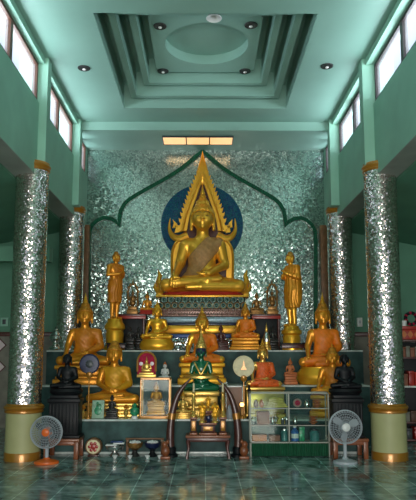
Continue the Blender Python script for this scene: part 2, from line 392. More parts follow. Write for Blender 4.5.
def figure_seated(mudra, h, q=1.):
    g = Field((-.56, -.40, -.03), (.56, .30, 1.14), h)
    t = smin(g.ell((0, .05, .14), (.25, .18, .14)), g.ell((0, .05, .29), (.165, .115, .16)), .07)
    t = smin(t, g.ell((0, .045, .465), (.225*q, .13, .145)), .07)
    t = smin(t, g.seg((-.215*q, .055, .560), (.215*q, .055, .560), .078, .078), .06)
    t = smin(t, g.seg((0, .04, .58), (0, .02, .75), .078, .070), .05)
    torso = t.copy()
    f = t
    for sx in (-1, 1):
        f = smin(f, g.seg((sx*.15, .03, .095), (sx*.425, -.13, .072), .105, .070), .05)
    # right leg folded over left
    f = smin(f, g.seg((.43, -.14, .062), (-.02, -.26, .050), .062, .048), .03)
    f = smin(f, g.seg((-.02, -.26, .05), (-.17, -.28, .042), .044, .032), .015)
    f = smin(f, g.seg((-.43, -.14, .085), (.06, -.245, .120), .064, .046), .025)
    f = smin(f, g.seg((.06, -.245, .120), (.20, -.235, .132), .040, .030), .015)
    legs = f.copy()
    arms = g.seg((.258*q, .055, .545), (.325*q, .04, .33), .076, .058)
    arms = smin(arms, g.seg((.325*q, .04, .33), (.08, -.19, .205), .058, .038), .02)
    if mudra == 'touch':
        a = smin(g.seg((-.258*q, .055, .545), (-.335*q, .03, .34), .076, .058), g.seg((-.335*q, .03, .34), (-.318, -.17, .185), .058, .038), .02)
        a = hand(g, a, (-.318, -.17, .185), (-.320, -.210, .155), ((0, -.25, -.95), (1, 0, 0), (0, .6, -.6)), (.8, -.4, -.1), .022)
        arms = hand(g, arms, (.08, -.19, .205), (.03, -.205, .198), ((-1, -.05, 0), (0, .95, .2), (0, 0, .35)), (-.3, -.6, .6), .022)
    else:
        a = smin(g.seg((-.258*q, .055, .545), (-.325*q, .04, .33), .076, .058), g.seg((-.325*q, .04, .33), (-.08, -.19, .215), .058, .038), .02)
        a = hand(g, a, (-.08, -.19, .215), (-.03, -.205, .225), ((1, -.05, 0), (0, .95, .2), (0, 0, .35)), (.3, -.6, .6), .022)
        arms = hand(g, arms, (.08, -.19, .205), (.03, -.20, .192), ((-1, -.05, 0), (0, .95, .2), (0, 0, .35)), (-.3, -.6, .6), .022)
    f = smin(f, arms, .016); f = smin(f, a, .016)
    hf = head_field(g, (0, 0, .845), 1.14); body = smin(f, hf, .02)
    body = np.maximum(body, -g.z)
    out = {'body': g.net(body, 'body'), 'hair': g.net(hair_field(g, (0, 0, .845), 1.14), 'hair')}
    fold = .0016*np.sin((g.z*1.0+g.x*.75)*70+2*np.sin(g.x*9))
    # full robe: leaves the right shoulder and right arm bare
    cut = (g.x*.80+(g.z-.30)*.18)*-1-.10           # >0 on the bare side
    tl = smin(torso, smin(legs, arms, .016), .016)
    robe = tl-.014-fold
    robe = np.maximum(robe, cut-.30*np.clip(.46-g.z, 0, 1)); robe = np.maximum(robe, g.z-.625); robe = np.maximum(robe, -(g.z-.215))
    robe = np.maximum(robe, -(smin(arms, legs, .0) if False else g.ell((0, -.23, .19), (.20, .12, .06))))
    out['robe'] = g.net(robe, 'robe')
    # sash hugging the torso from the left shoulder to the right hip
    q = ((g.x+.03)-(g.z-.40)*.95)/1.38
    sash = np.maximum(torso-.012-fold, np.abs(q)-.105-.12*np.clip(.5-g.z, 0, 1)*.5)
    sash = np.maximum(sash, g.z-.64); sash = np.maximum(sash, -(g.z-.19))
    out['sash'] = g.net(sash, 'sash')
    # lap cloth over the legs
    lap = np.maximum(smin(torso, legs, .01)-.012-fold*.6, g.z-.20); lap = np.maximum(lap, np.abs(g.x)-.395); lap = np.maximum(lap, -(g.z-.004))
    out['lap_cloth'] = g.net(lap, 'lap_cloth')
    return out
def figure_standing(h):
    g = Field((-.24, -.24, -.02), (.24, .16, 1.06), h)
    t = smin(g.ell((0, .01, .50), (.098, .072, .10)), g.ell((0, .01, .62), (.080, .06, .10)), .05)
    t = smin(t, g.ell((0, .005, .735), (.105, .066, .085)), .05)
    t = smin(t, g.seg((-.092, .015, .795), (.092, .015, .795), .040, .040), .04)
    t = smin(t, g.seg((0, .01, .80), (0, 0, .875), .034, .031), .02)
    f = t
    for sx in (-1, 1):
        f = smin(f, g.seg((sx*.048, .01, .47), (sx*.046, .005, .27), .062, .046), .03)
        f = smin(f, g.seg((sx*.046, .005, .27), (sx*.044, .02, .03), .044, .028), .02)
        f = smin(f, g.seg((sx*.044, .02, .018), (sx*.050, -.075, .012), .024, .016), .01)
    trunk = f.copy(); A = None
    for sx in (-1, 1):
        a = smin(g.seg((sx*.118, .015, .785), (sx*.140, .015, .66), .038, .030), g.seg((sx*.140, .015, .66), (sx*.040, -.105, .690+.02*sx), .030, .022), .01)
        a = hand(g, a, (sx*.040, -.105, .69+.02*sx), (sx*.022, -.115, .70+.02*sx), ((-sx*.7, -.15, .6), (0, .9, -.2), (0, .3, .1)), (0, -.5, .7), .011, .003)
        A = a if A is None else np.minimum(A, a)
    f = smin(f, A, .012)
    body = smin(f, head_field(g, (0, -.005, .925), .47), .012); body = np.maximum(body, -g.z)
    fold = .0035*np.sin(g.x*150+np.sin(g.z*22)*1.2)
    up = smin(trunk, A, .012)-.009-fold
    skirt = g.seg((0, .02, .60), (0, .03, .27), .085, .098)
    skirt = np.maximum(skirt*.9, np.abs(g.y-.015)-.075-.3*fold)-fold
    panel = g.ell((.115, .04, .50), (.035, .055, .26))-fold       # cloth falling from the left arm
    r = smin(smin(up, skirt, .03), panel, .02)
    cut = -(g.x*.85+(g.z-.70)*.2)-.055
    r = np.maximum(r, np.where(g.z > .60, cut, -1)); r = np.maximum(r, g.z-.838); r = np.maximum(r, -(g.z-(.245+.12*np.clip(-g.x*4, -.5, 1)*0)))
    r = np.maximum(r, -(g.seg((-.04, -.12, .70), (.04, -.12, .70), .045, .045)))
    return {'body': g.net(body, 'body'), 'hair': g.net(hair_field(g, (0, -.005, .925), .47), 'hair'), 'robe': g.net(r, 'robe')}
TOUCH = figure_seated('touch', .0115, .90)
SLIM = figure_seated('touch', .0095, .80)
MEDIT = figure_seated('medit', .0125, .87)
STAND = figure_standing(.0075)
flame = MB().lathe([(r_, 1.045+(z_-1.045)*.76) for r_, z_ in [(.0, 1.045), (.056, 1.05), (.046, 1.075), (.054, 1.09), (.038, 1.12), (.044, 1.135), (.027, 1.17), (.031, 1.185), (.015, 1.24), (.0, 1.34)]], 14, c=(0, .015, 0)).mesh('finial')
knob = MB().lathe([(.0, 1.045), (.04, 1.055), (.028, 1.09), (.032, 1.10), (.012, 1.15), (0, 1.18)], 12, c=(0, .015, 0)).mesh('finial')
spire = MB().lathe([(.145, .905), (.160, .92), (.162, .945), (.138, .97), (.142, .99), (.108, 1.03), (.114, 1.045), (.080, 1.09), (.085, 1.105), (.05, 1.16), (.054, 1.17), (.024, 1.25), (.026, 1.26), (.0, 1.44)], 20, c=(0, .01, 0)).mesh('crown')
def eyes_for(root, c=(0, 0, .845), s=1.14):
    for sx in (-1, 1):
        MB().ell((c[0]+sx*.045*s, c[1]-.117*s, c[2]+.010*s), (.021*s, .007*s, .0045*s), 10).build('eye', 'dim', root)
        MB().tube([(c[0]+sx*x*s, c[1]-y*s, c[2]+z*s) for x, y, z in ((.012, .127, .043), (.035, .123, .053), (.058, .110, .053), (.076, .094, .043))], .0035*s, 6).build('eyebrow', 'bronze', root)
def tiers(mb, w, d, z0, hs, flare):
    """stacked rectangular mouldings; flare = half-width factor per tier"""
    z = z0
    for h, k in zip(hs, flare):
        mb.bbox(-w*k/2, w*k/2, -d*k/2-.0, d*k/2, z, z+h, min(.02, h*.3)); z += h
    return z
def lotus(mb, w, d, z0, h, n=22):
    """oval lotus pedestal with two rows of petals"""
    mb.lathe([(.0, z0), (.50, z0), (.50, z0+.12*h), (.43, z0+.2*h), (.38, z0+.48*h), (.40, z0+.6*h), (.48, z0+.86*h), (.48, z0+h), (0, z0+h)], 32, sx=w, sy=d)
    for k in range(n):
        a = 2*PI*(k+.5)/n
        for zz, rr, up in ((z0+.36*h, .43, -1), (z0+.70*h, .445, 1)):
            mb.ell((w*rr*math.cos(a), d*rr*math.sin(a), zz), (w*.075*abs(math.sin(a))+.02*w, d*.05+.005, h*.17), 8)
def seated(name, label, cat, loc, w, kind, body, robe=None, robe_m=None, hair='gold_hair', finial='flame', fin_m='gold', rz=0, base=None, base_m=None, zs=1., group=None, lap=None, eyes=False, cushion=None, hair_on=True):
    """loc = where it stands; base = (shape, height) in metres under the figure"""
    S = {'touch': TOUCH, 'slim': SLIM, 'medit': MEDIT}[kind]
    root = empty(name, loc, rz, label, cat, group)
    bh = 0
    if base:
        shape, bh = base; mb = MB(); bw = w*1.04; bd = w*.66
        if shape == 'lotus': lotus(mb, bw, bd, 0, bh)
        elif shape == 'tiers': tiers(mb, bw, bd, 0, [bh*.3, bh*.15, bh*.35, bh*.2], [1.02, .93, .88, .97])
        elif shape == 'block': tiers(mb, bw, bd, 0, [bh*.12, bh*.76, bh*.12], [1.06, 1.0, 1.05])
        elif shape == 'bulge':
            mb.lathe([(.0, 0), (.46, 0), (.52, .25*bh), (.52, .6*bh), (.44, .9*bh), (.44, bh), (0, bh)], 28, sx=bw, sy=bd)
        mb.build('base', base_m or body, root)
    def put(nm, me, mt):
        o = use(nm, me, mt, root); o.location = (0, 0, bh); o.scale = (w, w, w*zs); return o
    b = put('body', S['body'], body)
    if hair_on: put('hair', S['hair'], hair)
    if robe: put('robe' if robe != 'sash' else 'sash', S[robe], robe_m)
    if lap: put('lap_cloth', S['lap_cloth'], lap)
    if finial == 'flame': put('finial', flame, fin_m)
    elif finial == 'knob': put('finial', knob, fin_m)
    elif finial == 'spire': put('crown', spire, fin_m)
    if eyes:
        n0 = set(root.children)
        eyes_for(root)
        for o in root.children:
            if o not in n0: o.location = (0, 0, bh); o.scale = (w, w, w*zs)
    return root

# ================================================================== the hall
HX = 2.515; WX = 2.535; WT = 4.13; CZ = 5.97; BZ = 5.84; SL = 5.25; TP = 5.87; BW = 12.8; COLY = (9.0, 11.8); Y0 = -3.0
struct(MB().box(-6.2, 6.2, Y0, BW+.2, -.2, 0).build('floor', 'floor', smooth=False))
# ceiling with stepped square coffer and a round recess
EY = .10                            # the coffer is a little longer than wide
def ring_sq(mb, c, a, b, z):       # flat square ring between half sizes a > b
    o = [(c[0]-a, c[1]-a-EY, z), (c[0]+a, c[1]-a-EY, z), (c[0]+a, c[1]+a+EY, z), (c[0]-a, c[1]+a+EY, z)]
    i = [(c[0]-b, c[1]-b-EY, z), (c[0]+b, c[1]-b-EY, z), (c[0]+b, c[1]+b+EY, z), (c[0]-b, c[1]+b+EY, z)]
    mb.add(o+i, [(k, 4+k, 4+(k+1) % 4, (k+1) % 4) for k in range(4)])
def riser_sq(mb, c, a, z0, z1):
    q = [(-a, -a-EY), (a, -a-EY), (a, a+EY), (-a, a+EY)]
    mb.add([(c[0]+x, c[1]+y, z) for z in (z0, z1) for x, y in q], [(k, (k+1) % 4, 4+(k+1) % 4, 4+k) for k in range(4)])
cm = MB(); cc = (0.0, 9.23); a = 1.49
xs = [-WX-.15, -a, a, WX+.15]; ys = [Y0, cc[1]-a-EY, cc[1]+a+EY, 11.50]
for i in range(3):
    for j in range(3):
        if (i, j) != (1, 1):
            cm.add([(xs[i], ys[j], CZ), (xs[i+1], ys[j], CZ), (xs[i+1], ys[j+1], CZ), (xs[i], ys[j+1], CZ)], [(0, 1, 2, 3)])
z = CZ
for k in range(3):                       # each tier: a deep shadow slot, then a flat frame a little higher
    riser_sq(cm, cc, a, z, z+.45); ring_sq(cm, cc, a, a-.15, z+.45); riser_sq(cm, cc, a-.15, z+.45, z+.13); z += .13
    if k < 2: ring_sq(cm, cc, a-.15, a-.25, z); a -= .25
    else: a -= .15
R = .66; n = 48; rc = (0.02, 9.22)
circ = [(rc[0]+R*math.cos(2*PI*k/n), rc[1]+R*math.sin(2*PI*k/n)) for k in range(n)]
sq = []
for k in range(n):
    ca, sa = math.cos(2*PI*k/n), math.sin(2*PI*k/n); m_ = max(abs(ca)/a, abs(sa)/(a+EY)); sq.append((cc[0]+ca/m_, cc[1]+sa/m_))
cm.add([(x, y, z) for x, y in sq]+[(x, y, z) for x, y in circ]+[(x, y, z+.16) for x, y in circ],
       [(k, (k+1) % n, n+(k+1) % n, n+k) for k in range(n)]+[(n+k, n+(k+1) % n, 2*n+(k+1) % n, 2*n+k) for k in range(n)]+[tuple(range(2*n, 3*n))])
PANEL = z
cm.box(-WX-.15, WX+.15, 11.50, 11.76, BZ-.04, CZ+.1)                 # cross beam
cm.box(-WX-.15, WX+.15, 11.76, BW+.1, BZ, BZ+.1)
cm.box(-WX-.15, WX+.15, Y0, BW+.1, CZ+.9, CZ+1.0)                   # roof slab above
struct(cm.build('ceiling', 'teal_ceiling', ang=30))
# back wall
bwm = MB().box(-WX-.1, WX+.1, BW, BW+.2, 0, BZ+.3)
struct(bwm.build('wall_back', 'wall_mosaic', smooth=False))
for sx, nm in ((-1, 'left'), (1, 'right')):
    HX = 2.515 if sx < 0 else 2.55; WX = HX+.02
    w = MB()
    def bx(x0, x1, *r): w.box(min(sx*x0, sx*x1), max(sx*x0, sx*x1), *r)
    bx(HX, HX+.33, Y0, BW, WT, SL)
    bx(2.45, WX+.16, Y0, BW, TP, CZ+.1)
    for y in (6.2, COLY[0], 11.46):                                          # pilasters
        bx(2.395, HX+.33, y-.10, y+.10, WT+.15 if y > 8 else WT, CZ+.02)
    bx(WX, WX+.16, BW-.12, BW, SL, CZ)
    bx(WX, WX+.16, Y0, 3.4, SL-.02, CZ)
    struct(w.build('wall_'+nm, 'teal', smooth=False))
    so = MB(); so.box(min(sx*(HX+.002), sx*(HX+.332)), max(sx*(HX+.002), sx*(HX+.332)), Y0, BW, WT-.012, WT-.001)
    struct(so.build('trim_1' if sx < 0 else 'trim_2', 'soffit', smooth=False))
    # clerestory windows
    mt = 'winwood' if sx < 0 else 'winshade'  # sunlit wood tone on the left, painted-in shade on the right
    bays = [(3.5, 6.08), (6.32, 8.88), (9.12, 11.34), (11.58, 12.66)]
    for bi, (y0, y1) in enumerate(bays):
        fr = MB(); xa, xb = sorted((sx*(WX+.005), sx*(WX+.075)))
        t = .05; np_ = 2 if y1-y0 > 1 else 1
        fr.box(xa, xb, y0, y1, SL, SL+t); fr.box(xa, xb, y0, y1, TP-t, TP)
        for k in range(np_+1):
            yy = y0+(y1-y0)*k/np_; fr.box(xa, xb, max(y0, yy-t), min(y1, yy+t), SL+t, TP-t)
        f = struct(fr.build('window_%d' % (bi+1+(4 if sx > 0 else 0)), mt, smooth=False))
        for k in range(np_):
            ya = y0+(y1-y0)*k/np_+t; yb = y0+(y1-y0)*(k+1)/np_-t
            xm = sx*(WX+.04)
            MB().box(xm-.003, xm+.003, ya, yb, SL+t, TP-t).build('pane', 'pane', f, smooth=False)
    # side aisle: sloping ceiling, end wall with dado, outer wall
    ai = MB(); x0, x1 = sx*(HX+.335), sx*6.0
    ai.add([(x0, Y0, WT-.05), (x1, Y0, 3.45), (x1, BW, 3.45), (x0, BW, WT-.05), (x0, Y0, WT+.05), (x1, Y0, 3.55), (x1, BW, 3.55), (x0, BW, WT+.05)],
           [(0, 1, 2, 3), (4, 5, 6, 7), (0, 1, 5, 4), (1, 2, 6, 5), (2, 3, 7, 6), (3, 0, 4, 7)])
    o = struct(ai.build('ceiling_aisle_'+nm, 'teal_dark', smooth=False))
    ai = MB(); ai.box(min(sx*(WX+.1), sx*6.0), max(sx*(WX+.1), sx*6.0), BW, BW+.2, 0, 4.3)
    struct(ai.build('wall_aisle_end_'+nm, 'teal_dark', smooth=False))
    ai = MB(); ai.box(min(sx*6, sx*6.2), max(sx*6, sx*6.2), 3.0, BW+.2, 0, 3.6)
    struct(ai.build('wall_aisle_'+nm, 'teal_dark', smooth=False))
    dd = MB(); dd.box(min(sx*(WX+.1), sx*5.9), max(sx*(WX+.1), sx*5.9), BW-.06, BW-.002, 0, 1.84)
    d_ = struct(dd.build('trim_3' if sx < 0 else 'trim_4', 'dado', smooth=False))
    MB().bbox(min(sx*(WX+.1), sx*5.9), max(sx*(WX+.1), sx*5.9), BW-.10, BW-.002, 1.841, 1.93, .01).build('dado_rail', 'dkred', d_)
    k = 0
    for zz in (1.66, 1.22):
        for xx in ((-4.22, -5.02) if sx < 0 else (3.49, 4.3, 5.1)):
            dm = MB(); r = .115
            dm.prism([(xx-r-.03, zz), (xx, zz-r-.03), (xx+r+.03, zz), (xx, zz+r+.03)], BW-.068, BW-.061)
            e = dm.build('diamond_border', 'dkred', d_, smooth=False)
            MB().prism([(xx-r, zz), (xx, zz-r), (xx+r, zz), (xx, zz+r)], BW-.078, BW-.069).build('diamond_tile', 'pinktile', d_, smooth=False)
# cross beam of the left aisle, the wall over the entrance behind the camera
struct(MB().box(-6.0, -HX-.27, 11.0, 11.25, 3.15, 3.42).build('trim_5', 'teal_dark', smooth=False))
struct(MB().box(-HX, HX, Y0-.2, Y0, 3.6, CZ).build('wall_front', 'teal', smooth=False))
# brown wooden uprights where the back wall meets the columns
for sx in (-1, 1):
    o = struct(MB().bbox(min(sx*2.42, sx*2.60), max(sx*2.42, sx*2.60), BW-.16, BW-.005, 1.56, 4.17, .01).build('trim_6' if sx < 0 else 'trim_7', 'wood'))
# green cusped arch outlined on the mosaic
half = [(89, 330), (89, 242), (90, 231), (93, 225), (98, 220.5), (104, 218), (110.6, 218.8), (116, 221.5), (119.6, 226), (119.5, 220), (121, 211), (125, 204), (130, 199.5), (138, 194.5), (146, 190), (156, 184.5), (165, 179.5), (174, 174), (182, 168.5), (190.6, 161.5), (197, 156), (202.5, 151)]
pts = [at(x, y, BW) for x, y in half]; cx = at(202.5, 151, BW).x
L_ = [Vector((p.x, p.z)) for p in pts]; path = L_+[Vector((2*cx-p.x, p.y)) for p in L_[::-1][1:]]
nn_ = []
for i, p in enumerate(path):
    t = (path[min(i+1, len(path)-1)]-path[max(i-1, 0)]).normalized(); nn_.append(Vector((-t.y, t.x)))
wd = .042
struct(MB().band([p-q*wd for p, q in zip(path, nn_)], [p+q*wd for p, q in zip(path, nn_)], BW-.045, BW-.002).build('trim_8', 'green_trim', smooth=False))
# warm light panels in the ceiling behind the beam
for k in range(3):
    xa = Xp(163+k*23.6, 11.95, BZ); xb = Xp(163+k*23.6+22.4, 11.95, BZ)
    t = empty('ceiling_light_panel', ((xa+xb)/2, 12.16, BZ), 0, ('left', 'middle', 'right')[k]+('most' if k != 1 else '')+' of the three glowing orange ceiling panels above the altar', 'light panel', 'ceiling light panels')
    hw = (xb-xa)/2
    MB().box(-hw, hw, -.21, .21, -.020, -.006).build('diffuser', 'lamp_panel', t, smooth=False)
    fr = MB(); fr.box(-hw-.02, hw+.02, -.235, -.212, -.026, 0).box(-hw-.02, hw+.02, .212, .235, -.026, 0).box(-hw-.02, -hw-.002, -.212, .212, -.026, 0).box(hw+.002, hw+.02, -.212, .212, -.026, 0)
    fr.build('frame', 'dkgrey', t, smooth=False)
# downlights
for px, py, zc, lb in ((160, 26, PANEL, 'round recessed downlight at the near left corner of the round ceiling recess'), (163, 71, PANEL, 'round recessed downlight at the far left of the round ceiling recess'),
                   (251, 25, PANEL, 'round recessed downlight at the near right corner of the round ceiling recess'), (245, 71, PANEL, 'round recessed downlight at the far right of the round ceiling recess'),
                   (84, 68, CZ, 'round recessed downlight in flat ceiling beside the left windows'), (327, 66, CZ, 'round recessed downlight in flat ceiling beside the right windows')):
    d = at(px, py, 1)-Vector((CX, 0, CH)); tt = (zc-CH)/d.z; p = Vector((CX, 0, CH))+d*tt
    t = empty('downlight', (p.x, p.y, zc), 0, lb, 'downlight', 'ceiling downlights')
    MB().lathe([(.060, -.012), (.095, -.012), (.10, -.004), (.10, 0), (.06, 0)], 24).build('ring', 'dim', t)
    MB().lathe([(0, -.004), (.058, -.004), (.058, -.001), (0, -.001)], 20).build('reflector', 'dim', t)
    MB().ell((0, .02, -.012), (.028, .028, .02), 12).build('bulb', 'lens', t)
# small white pendant in the coffer
yy = 7.98; p = at(214, 15, yy)
t = empty('pendant_lamp', (p.x, yy, PANEL), 0, 'small white pendant lamp hanging in the stepped ceiling recess', 'pendant lamp')
hh = PANEL-p.z
MB().tube([(0, 0, 0), (0, 0, -hh+.05)], .008, 8).build('rod', 'dim', t)
MB().lathe([(0, -hh+.07), (.02, -hh+.07), (.05, -hh+.02), (.11, -hh-.05), (.105, -hh-.055), (0, -hh-.01)], 20).build('lamp_shade', 'white', t)
MB().lathe([(0, 0), (.04, 0), (.03, -.03), (0, -.035)], 14).build('canopy', 'dim', t)

# ================================================================== columns
def column(x, y, label):
    t = empty('mirror_column', (x, y, 0), 0, label, 'column', 'mirror mosaic columns')
    MB().lathe([(.24, 0), (.256, .0), (.256, .10), (.25, .115), (.24, .115)], 48).build('plinth_band', 'gold_trim', t)
    MB().lathe([(.247, .115), (.247, .655)], 48).build('pedestal', 'base_paint', t)
    MB().lathe([(.24, .655), (.262, .655), (.272, .665), (.272, .685), (.262, .695), (.275, .705), (.288, .73), (.275, .755), (.255, .765), (.245, .785), (.24, .785)], 48).build('base_ring', 'gold_trim', t)
    MB().lathe([(.24, .78), (.24, WT-.014)], 64).build('shaft', 'column', t)
    s = 1 if x > 0 else -1; a0 = PI/2 if s > 0 else -PI/2
    MB().lathe([(.24, WT-.016), (.24, 4.27)], 32, a0=a0, a1=a0+PI).build('upper_shaft', 'column', t)
    MB().lathe([(.235, 4.20), (.248, 4.20), (.258, 4.22), (.248, 4.24), (.256, 4.255), (.268, 4.275), (.256, 4.30), (.245, 4.305), (.245, 4.33), (.0, 4.33)], 32, a0=a0, a1=a0+PI).build('capital', 'gold_trim', t)
    return t
column(-2.6, COLY[0], 'near left silver mirror mosaic column on olive cream pedestal')
column(2.635, COLY[0], 'near right silver mirror mosaic column on olive cream pedestal')
column(-2.6, COLY[1], 'far left silver mirror mosaic column rising behind the seated figure')
column(2.635, COLY[1], 'far right silver mirror mosaic column rising behind the seated figure')

# ================================================================== stepped altar
S1, S2, S3 = .51, .976, 1.55; A1, A2, A3 = 9.45, 10.2, 10.95
alt = empty('stepped_altar', (0, A1, 0), 0, 'grey green marble stepped altar carrying all the golden statues', 'altar')
def step(x0, x1, y0, y1, z1, nose=True):
    s = MB().box(x0, x1, y0-A1, y1-A1, 0, z1-.03)
    o = s.build('step', 'altar', alt, smooth=False)
    MB().bbox(x0, x1, y0-A1-.015, y1-A1, z1-.029, z1, .006).build('step_top', 'nosing', alt)
step(-2.30, 2.30, A1, A2+.03, S1); step(-2.70, 2.70, A2, A3+.03, S2); step(-2.80, 2.80, A3, 11.50, S3); step(-2.30, 2.30, 11.505, BW-.2, S3)
MB().bbox(-2.28, 2.28, -.012, -.001, .0, .035, .004).build('plinth_strip', 'nosing', alt)

S1 += .0015; S2 += .0015; S3 += .0015             # a hair above the stone for what stands on it
# ================================================================== main throne and its image
bx0, by = 0.0, 11.85
bx0 = Xp(202.5, by, 2.6)
th = empty('lotus_throne', (bx0, by, S3), 0, 'tall banded throne with dark green lotus tiers under the main golden statue', 'throne')
TH = 2.575-S3
def rbox(mb, w, d, z0, z1, b=.01): mb.bbox(-w/2, w/2, -d/2, d/2, z0, z1, b)
m_ = MB(); rbox(m_, 1.74, .90, 0, .225); m_.build('glitter_plinth', 'glitter', th)
m_ = MB(); rbox(m_, 1.70, .90, .225, .30); m_.build('blue_band', 'navyband', th)
m_ = MB(); rbox(m_, 1.66, .88, .30, .46, .03); m_.build('gold_band', 'gold', th)
m_ = MB(); rbox(m_, 1.60, .86, .46, .50); m_.build('dark_band', 'navy', th)
m_ = MB(); rbox(m_, 1.64, .85, .50, .625, .05); m_.build('pale_blue_band', 'blueband', th)
m_ = MB(); rbox(m_, 1.68, .84, .625, .655)
for r_, zz in ((0, .675), (1, .735)):
    nb = 34
    for k in range(nb): m_.ell((-.84+1.68*(k+.5*r_)/(nb-.5), -.43, zz), (.022, .022, .028), 8)
rbox(m_, 1.66, .82, .655, .77); m_.build('bead_band', 'pinkwhite', th)
m_ = MB(); rbox(m_, 1.60, .78, .77, .985); m_.build('lotus_core', 'lotusgreen', th)
for row, (z0, yb) in enumerate(((.775, -.405), (.875, -.435))):
    npet = 13 if row == 0 else 12
    for k in range(npet):
        x = -.78+1.56*(k+.5*row)/12
        q = [(0, 0), (.040, .010), (.056, .045), (.046, .085), (.018, .105), (0, .115), (-.018, .105), (-.046, .085), (-.056, .045), (-.040, .010)]
        if row == 1: q = [(a_, .115-b_) for a_, b_ in q]
        p = MB().prism([(x+a_, z0+b_) for a_, b_ in q], yb, yb+.03).ell((x, yb, z0+.058), (.026, .012, .032), 10)
        pt = p.build('lotus_petal', 'lotusgreen', th)
        MB().tube([(x+a_, yb, z0+b_) for a_, b_ in q], .007, 6, closed=True).build('petal_rim', 'silver' if row else 'gold_trim', pt)
m_ = MB(); rbox(m_, 1.74, .90, .985, TH, .012); m_.build('gold_rim', 'gold', th)
# red cushion and figure
cu = MB(); cu.lathe([(0, 0), (.47, 0), (.50, .03), (.47, .07), (0, .07)], 40, sx=1.62, sy=.84)
c_ = tag(cu.build('seat_cushion', 'cushion'), 'red cushion under the crossed legs of the largest golden statue', 'cushion')
c_.location = (bx0, by-.02, 2.576)
main = seated('seated_buddha', 'largest golden seated statue with brown sash, in front of the blue disc', 'statue', (bx0, by-.02, 2.647), 1.63, 'slim', 'gold', 'sash', 'sash', zs=1.06, eyes=True, hair='gold')
# flame framed backdrop
fy = 12.32
def P2(px, py): q = at(px, py, fy); return (q.x, q.z)
fx = P2(202.5, 200)[0]
fr = empty('flame_arch', (0, 0, 0), 0, 'golden pointed flame arch framing the main statue', 'arch')
def mir(l): return [(2*fx-x, z_) for x, z_ in l]
def smooth_poly(pts, k=5):
    out = []
    for i in range(len(pts)-1):
        p0 = pts[max(i-1, 0)]; p1 = pts[i]; p2 = pts[i+1]; p3 = pts[min(i+2, len(pts)-1)]
        for j in range(k):
            t = j/k
            out.append(tuple(.5*((2*p1[c])+(-p0[c]+p2[c])*t+(2*p0[c]-5*p1[c]+4*p2[c]-p3[c])*t*t+(-p0[c]+3*p1[c]-3*p2[c]+p3[c])*t**3) for c in (0, 1)))
    out.append(tuple(pts[-1])); return out
inn = smooth_poly([P2(*q) for q in ((202.5, 180), (199, 190), (195.5, 200), (192, 210), (189, 220), (187, 231))], 6)
out = smooth_poly([P2(*q) for q in ((202.5, 167), (196.5, 178), (191.5, 190), (187, 202), (182.5, 215), (178.5, 232))], 6)
mid = [((a_[0]*.45+b_[0]*.55), (a_[1]*.45+b_[1]*.55)) for a_, b_ in zip(inn, out)]
for g_ in (0, 1):
    I_, O_, Mi = (inn, out, mid) if g_ == 0 else (mir(inn), mir(out), mir(mid))
    MB().band(I_, O_, fy-.05, fy+.06).build('arch_side', 'gold', fr)
    MB().tube([(x, fy-.06, z_) for x, z_ in Mi], .028, 8).build('arch_moulding', 'gold', fr)
    sx = -1 if g_ == 0 else 1
    for k in range(2, len(O_)-2, 2):                              # flame leaves up the outer edge
        x, z_ = O_[k]; s_ = .075
        MB().prism([(x-sx*.03, z_-.075), (x+sx*.035, z_-.02), (x+sx*.045, z_+.055), (x+sx*.015, z_+.03), (x-sx*.03, z_+.05)], fy-.045, fy+.03).build('flame_leaf', 'gold', fr)
    hn = smooth_poly([P2(*q) for q in ((188, 236), (180, 239), (173, 236.5), (169.5, 229), (170.2, 218.5))], 6)
    if g_: hn = mir(hn)
    MB().tube([(x, fy-.03, z_) for x, z_ in hn], [.10-.096*(k/(len(hn)-1))**1.3 for k in range(len(hn))], 10).build('horn', 'gold', fr)
    for q in ((177, 229), (175, 224)):
        x, z_ = P2(*q); x = 2*fx-x if g_ else x
        MB().prism([(x-.05, z_-.09), (x+.05, z_-.07), (x+.04, z_), (x+sx*.05, z_+.09), (x-.02, z_+.02)], fy-.04, fy+.02).build('flame_leaf', 'gold', fr)
    lo = smooth_poly([P2(*q) for q in ((186, 238), (177, 242.5), (172.8, 251), (172, 264), (172.5, 285), (172.5, 296))], 6)
    li = smooth_poly([P2(*q) for q in ((190, 244), (182, 248), (179, 255), (178.5, 266), (179, 286), (179, 296))], 6)
    if g_: lo, li = mir(lo), mir(li)
    MB().band(li, lo, fy-.07, fy+.06).build('arch_post', 'gold', fr)
    MB().tube([(a_[0], fy-.075, a_[1]) for a_ in lo], .025, 8).build('arch_moulding', 'gold', fr)
bk = [inn[0]]+inn[1:]+[P2(181, 246), P2(178, 257), P2(178, 296)]
MB().prism(bk+mir(bk)[::-1][:-1], fy+.062, fy+.085).build('back_panel', 'dkred', fr, smooth=False)
tip = [(0, 167-12), (3, 160), (6, 168), (7.5, 176), (5, 183), (0, 186)]
MB().lathe([(0, P2(202, 186)[1]), (.10, P2(202, 181)[1]), (.135, P2(202, 175)[1]), (.10, P2(202, 168)[1]), (.055, P2(202, 161)[1]), (.02, P2(202, 155)[1]), (0, P2(202, 150.5)[1])], 16, c=(fx, fy, 0), sy=.45).build('flame_tip', 'gold', fr)
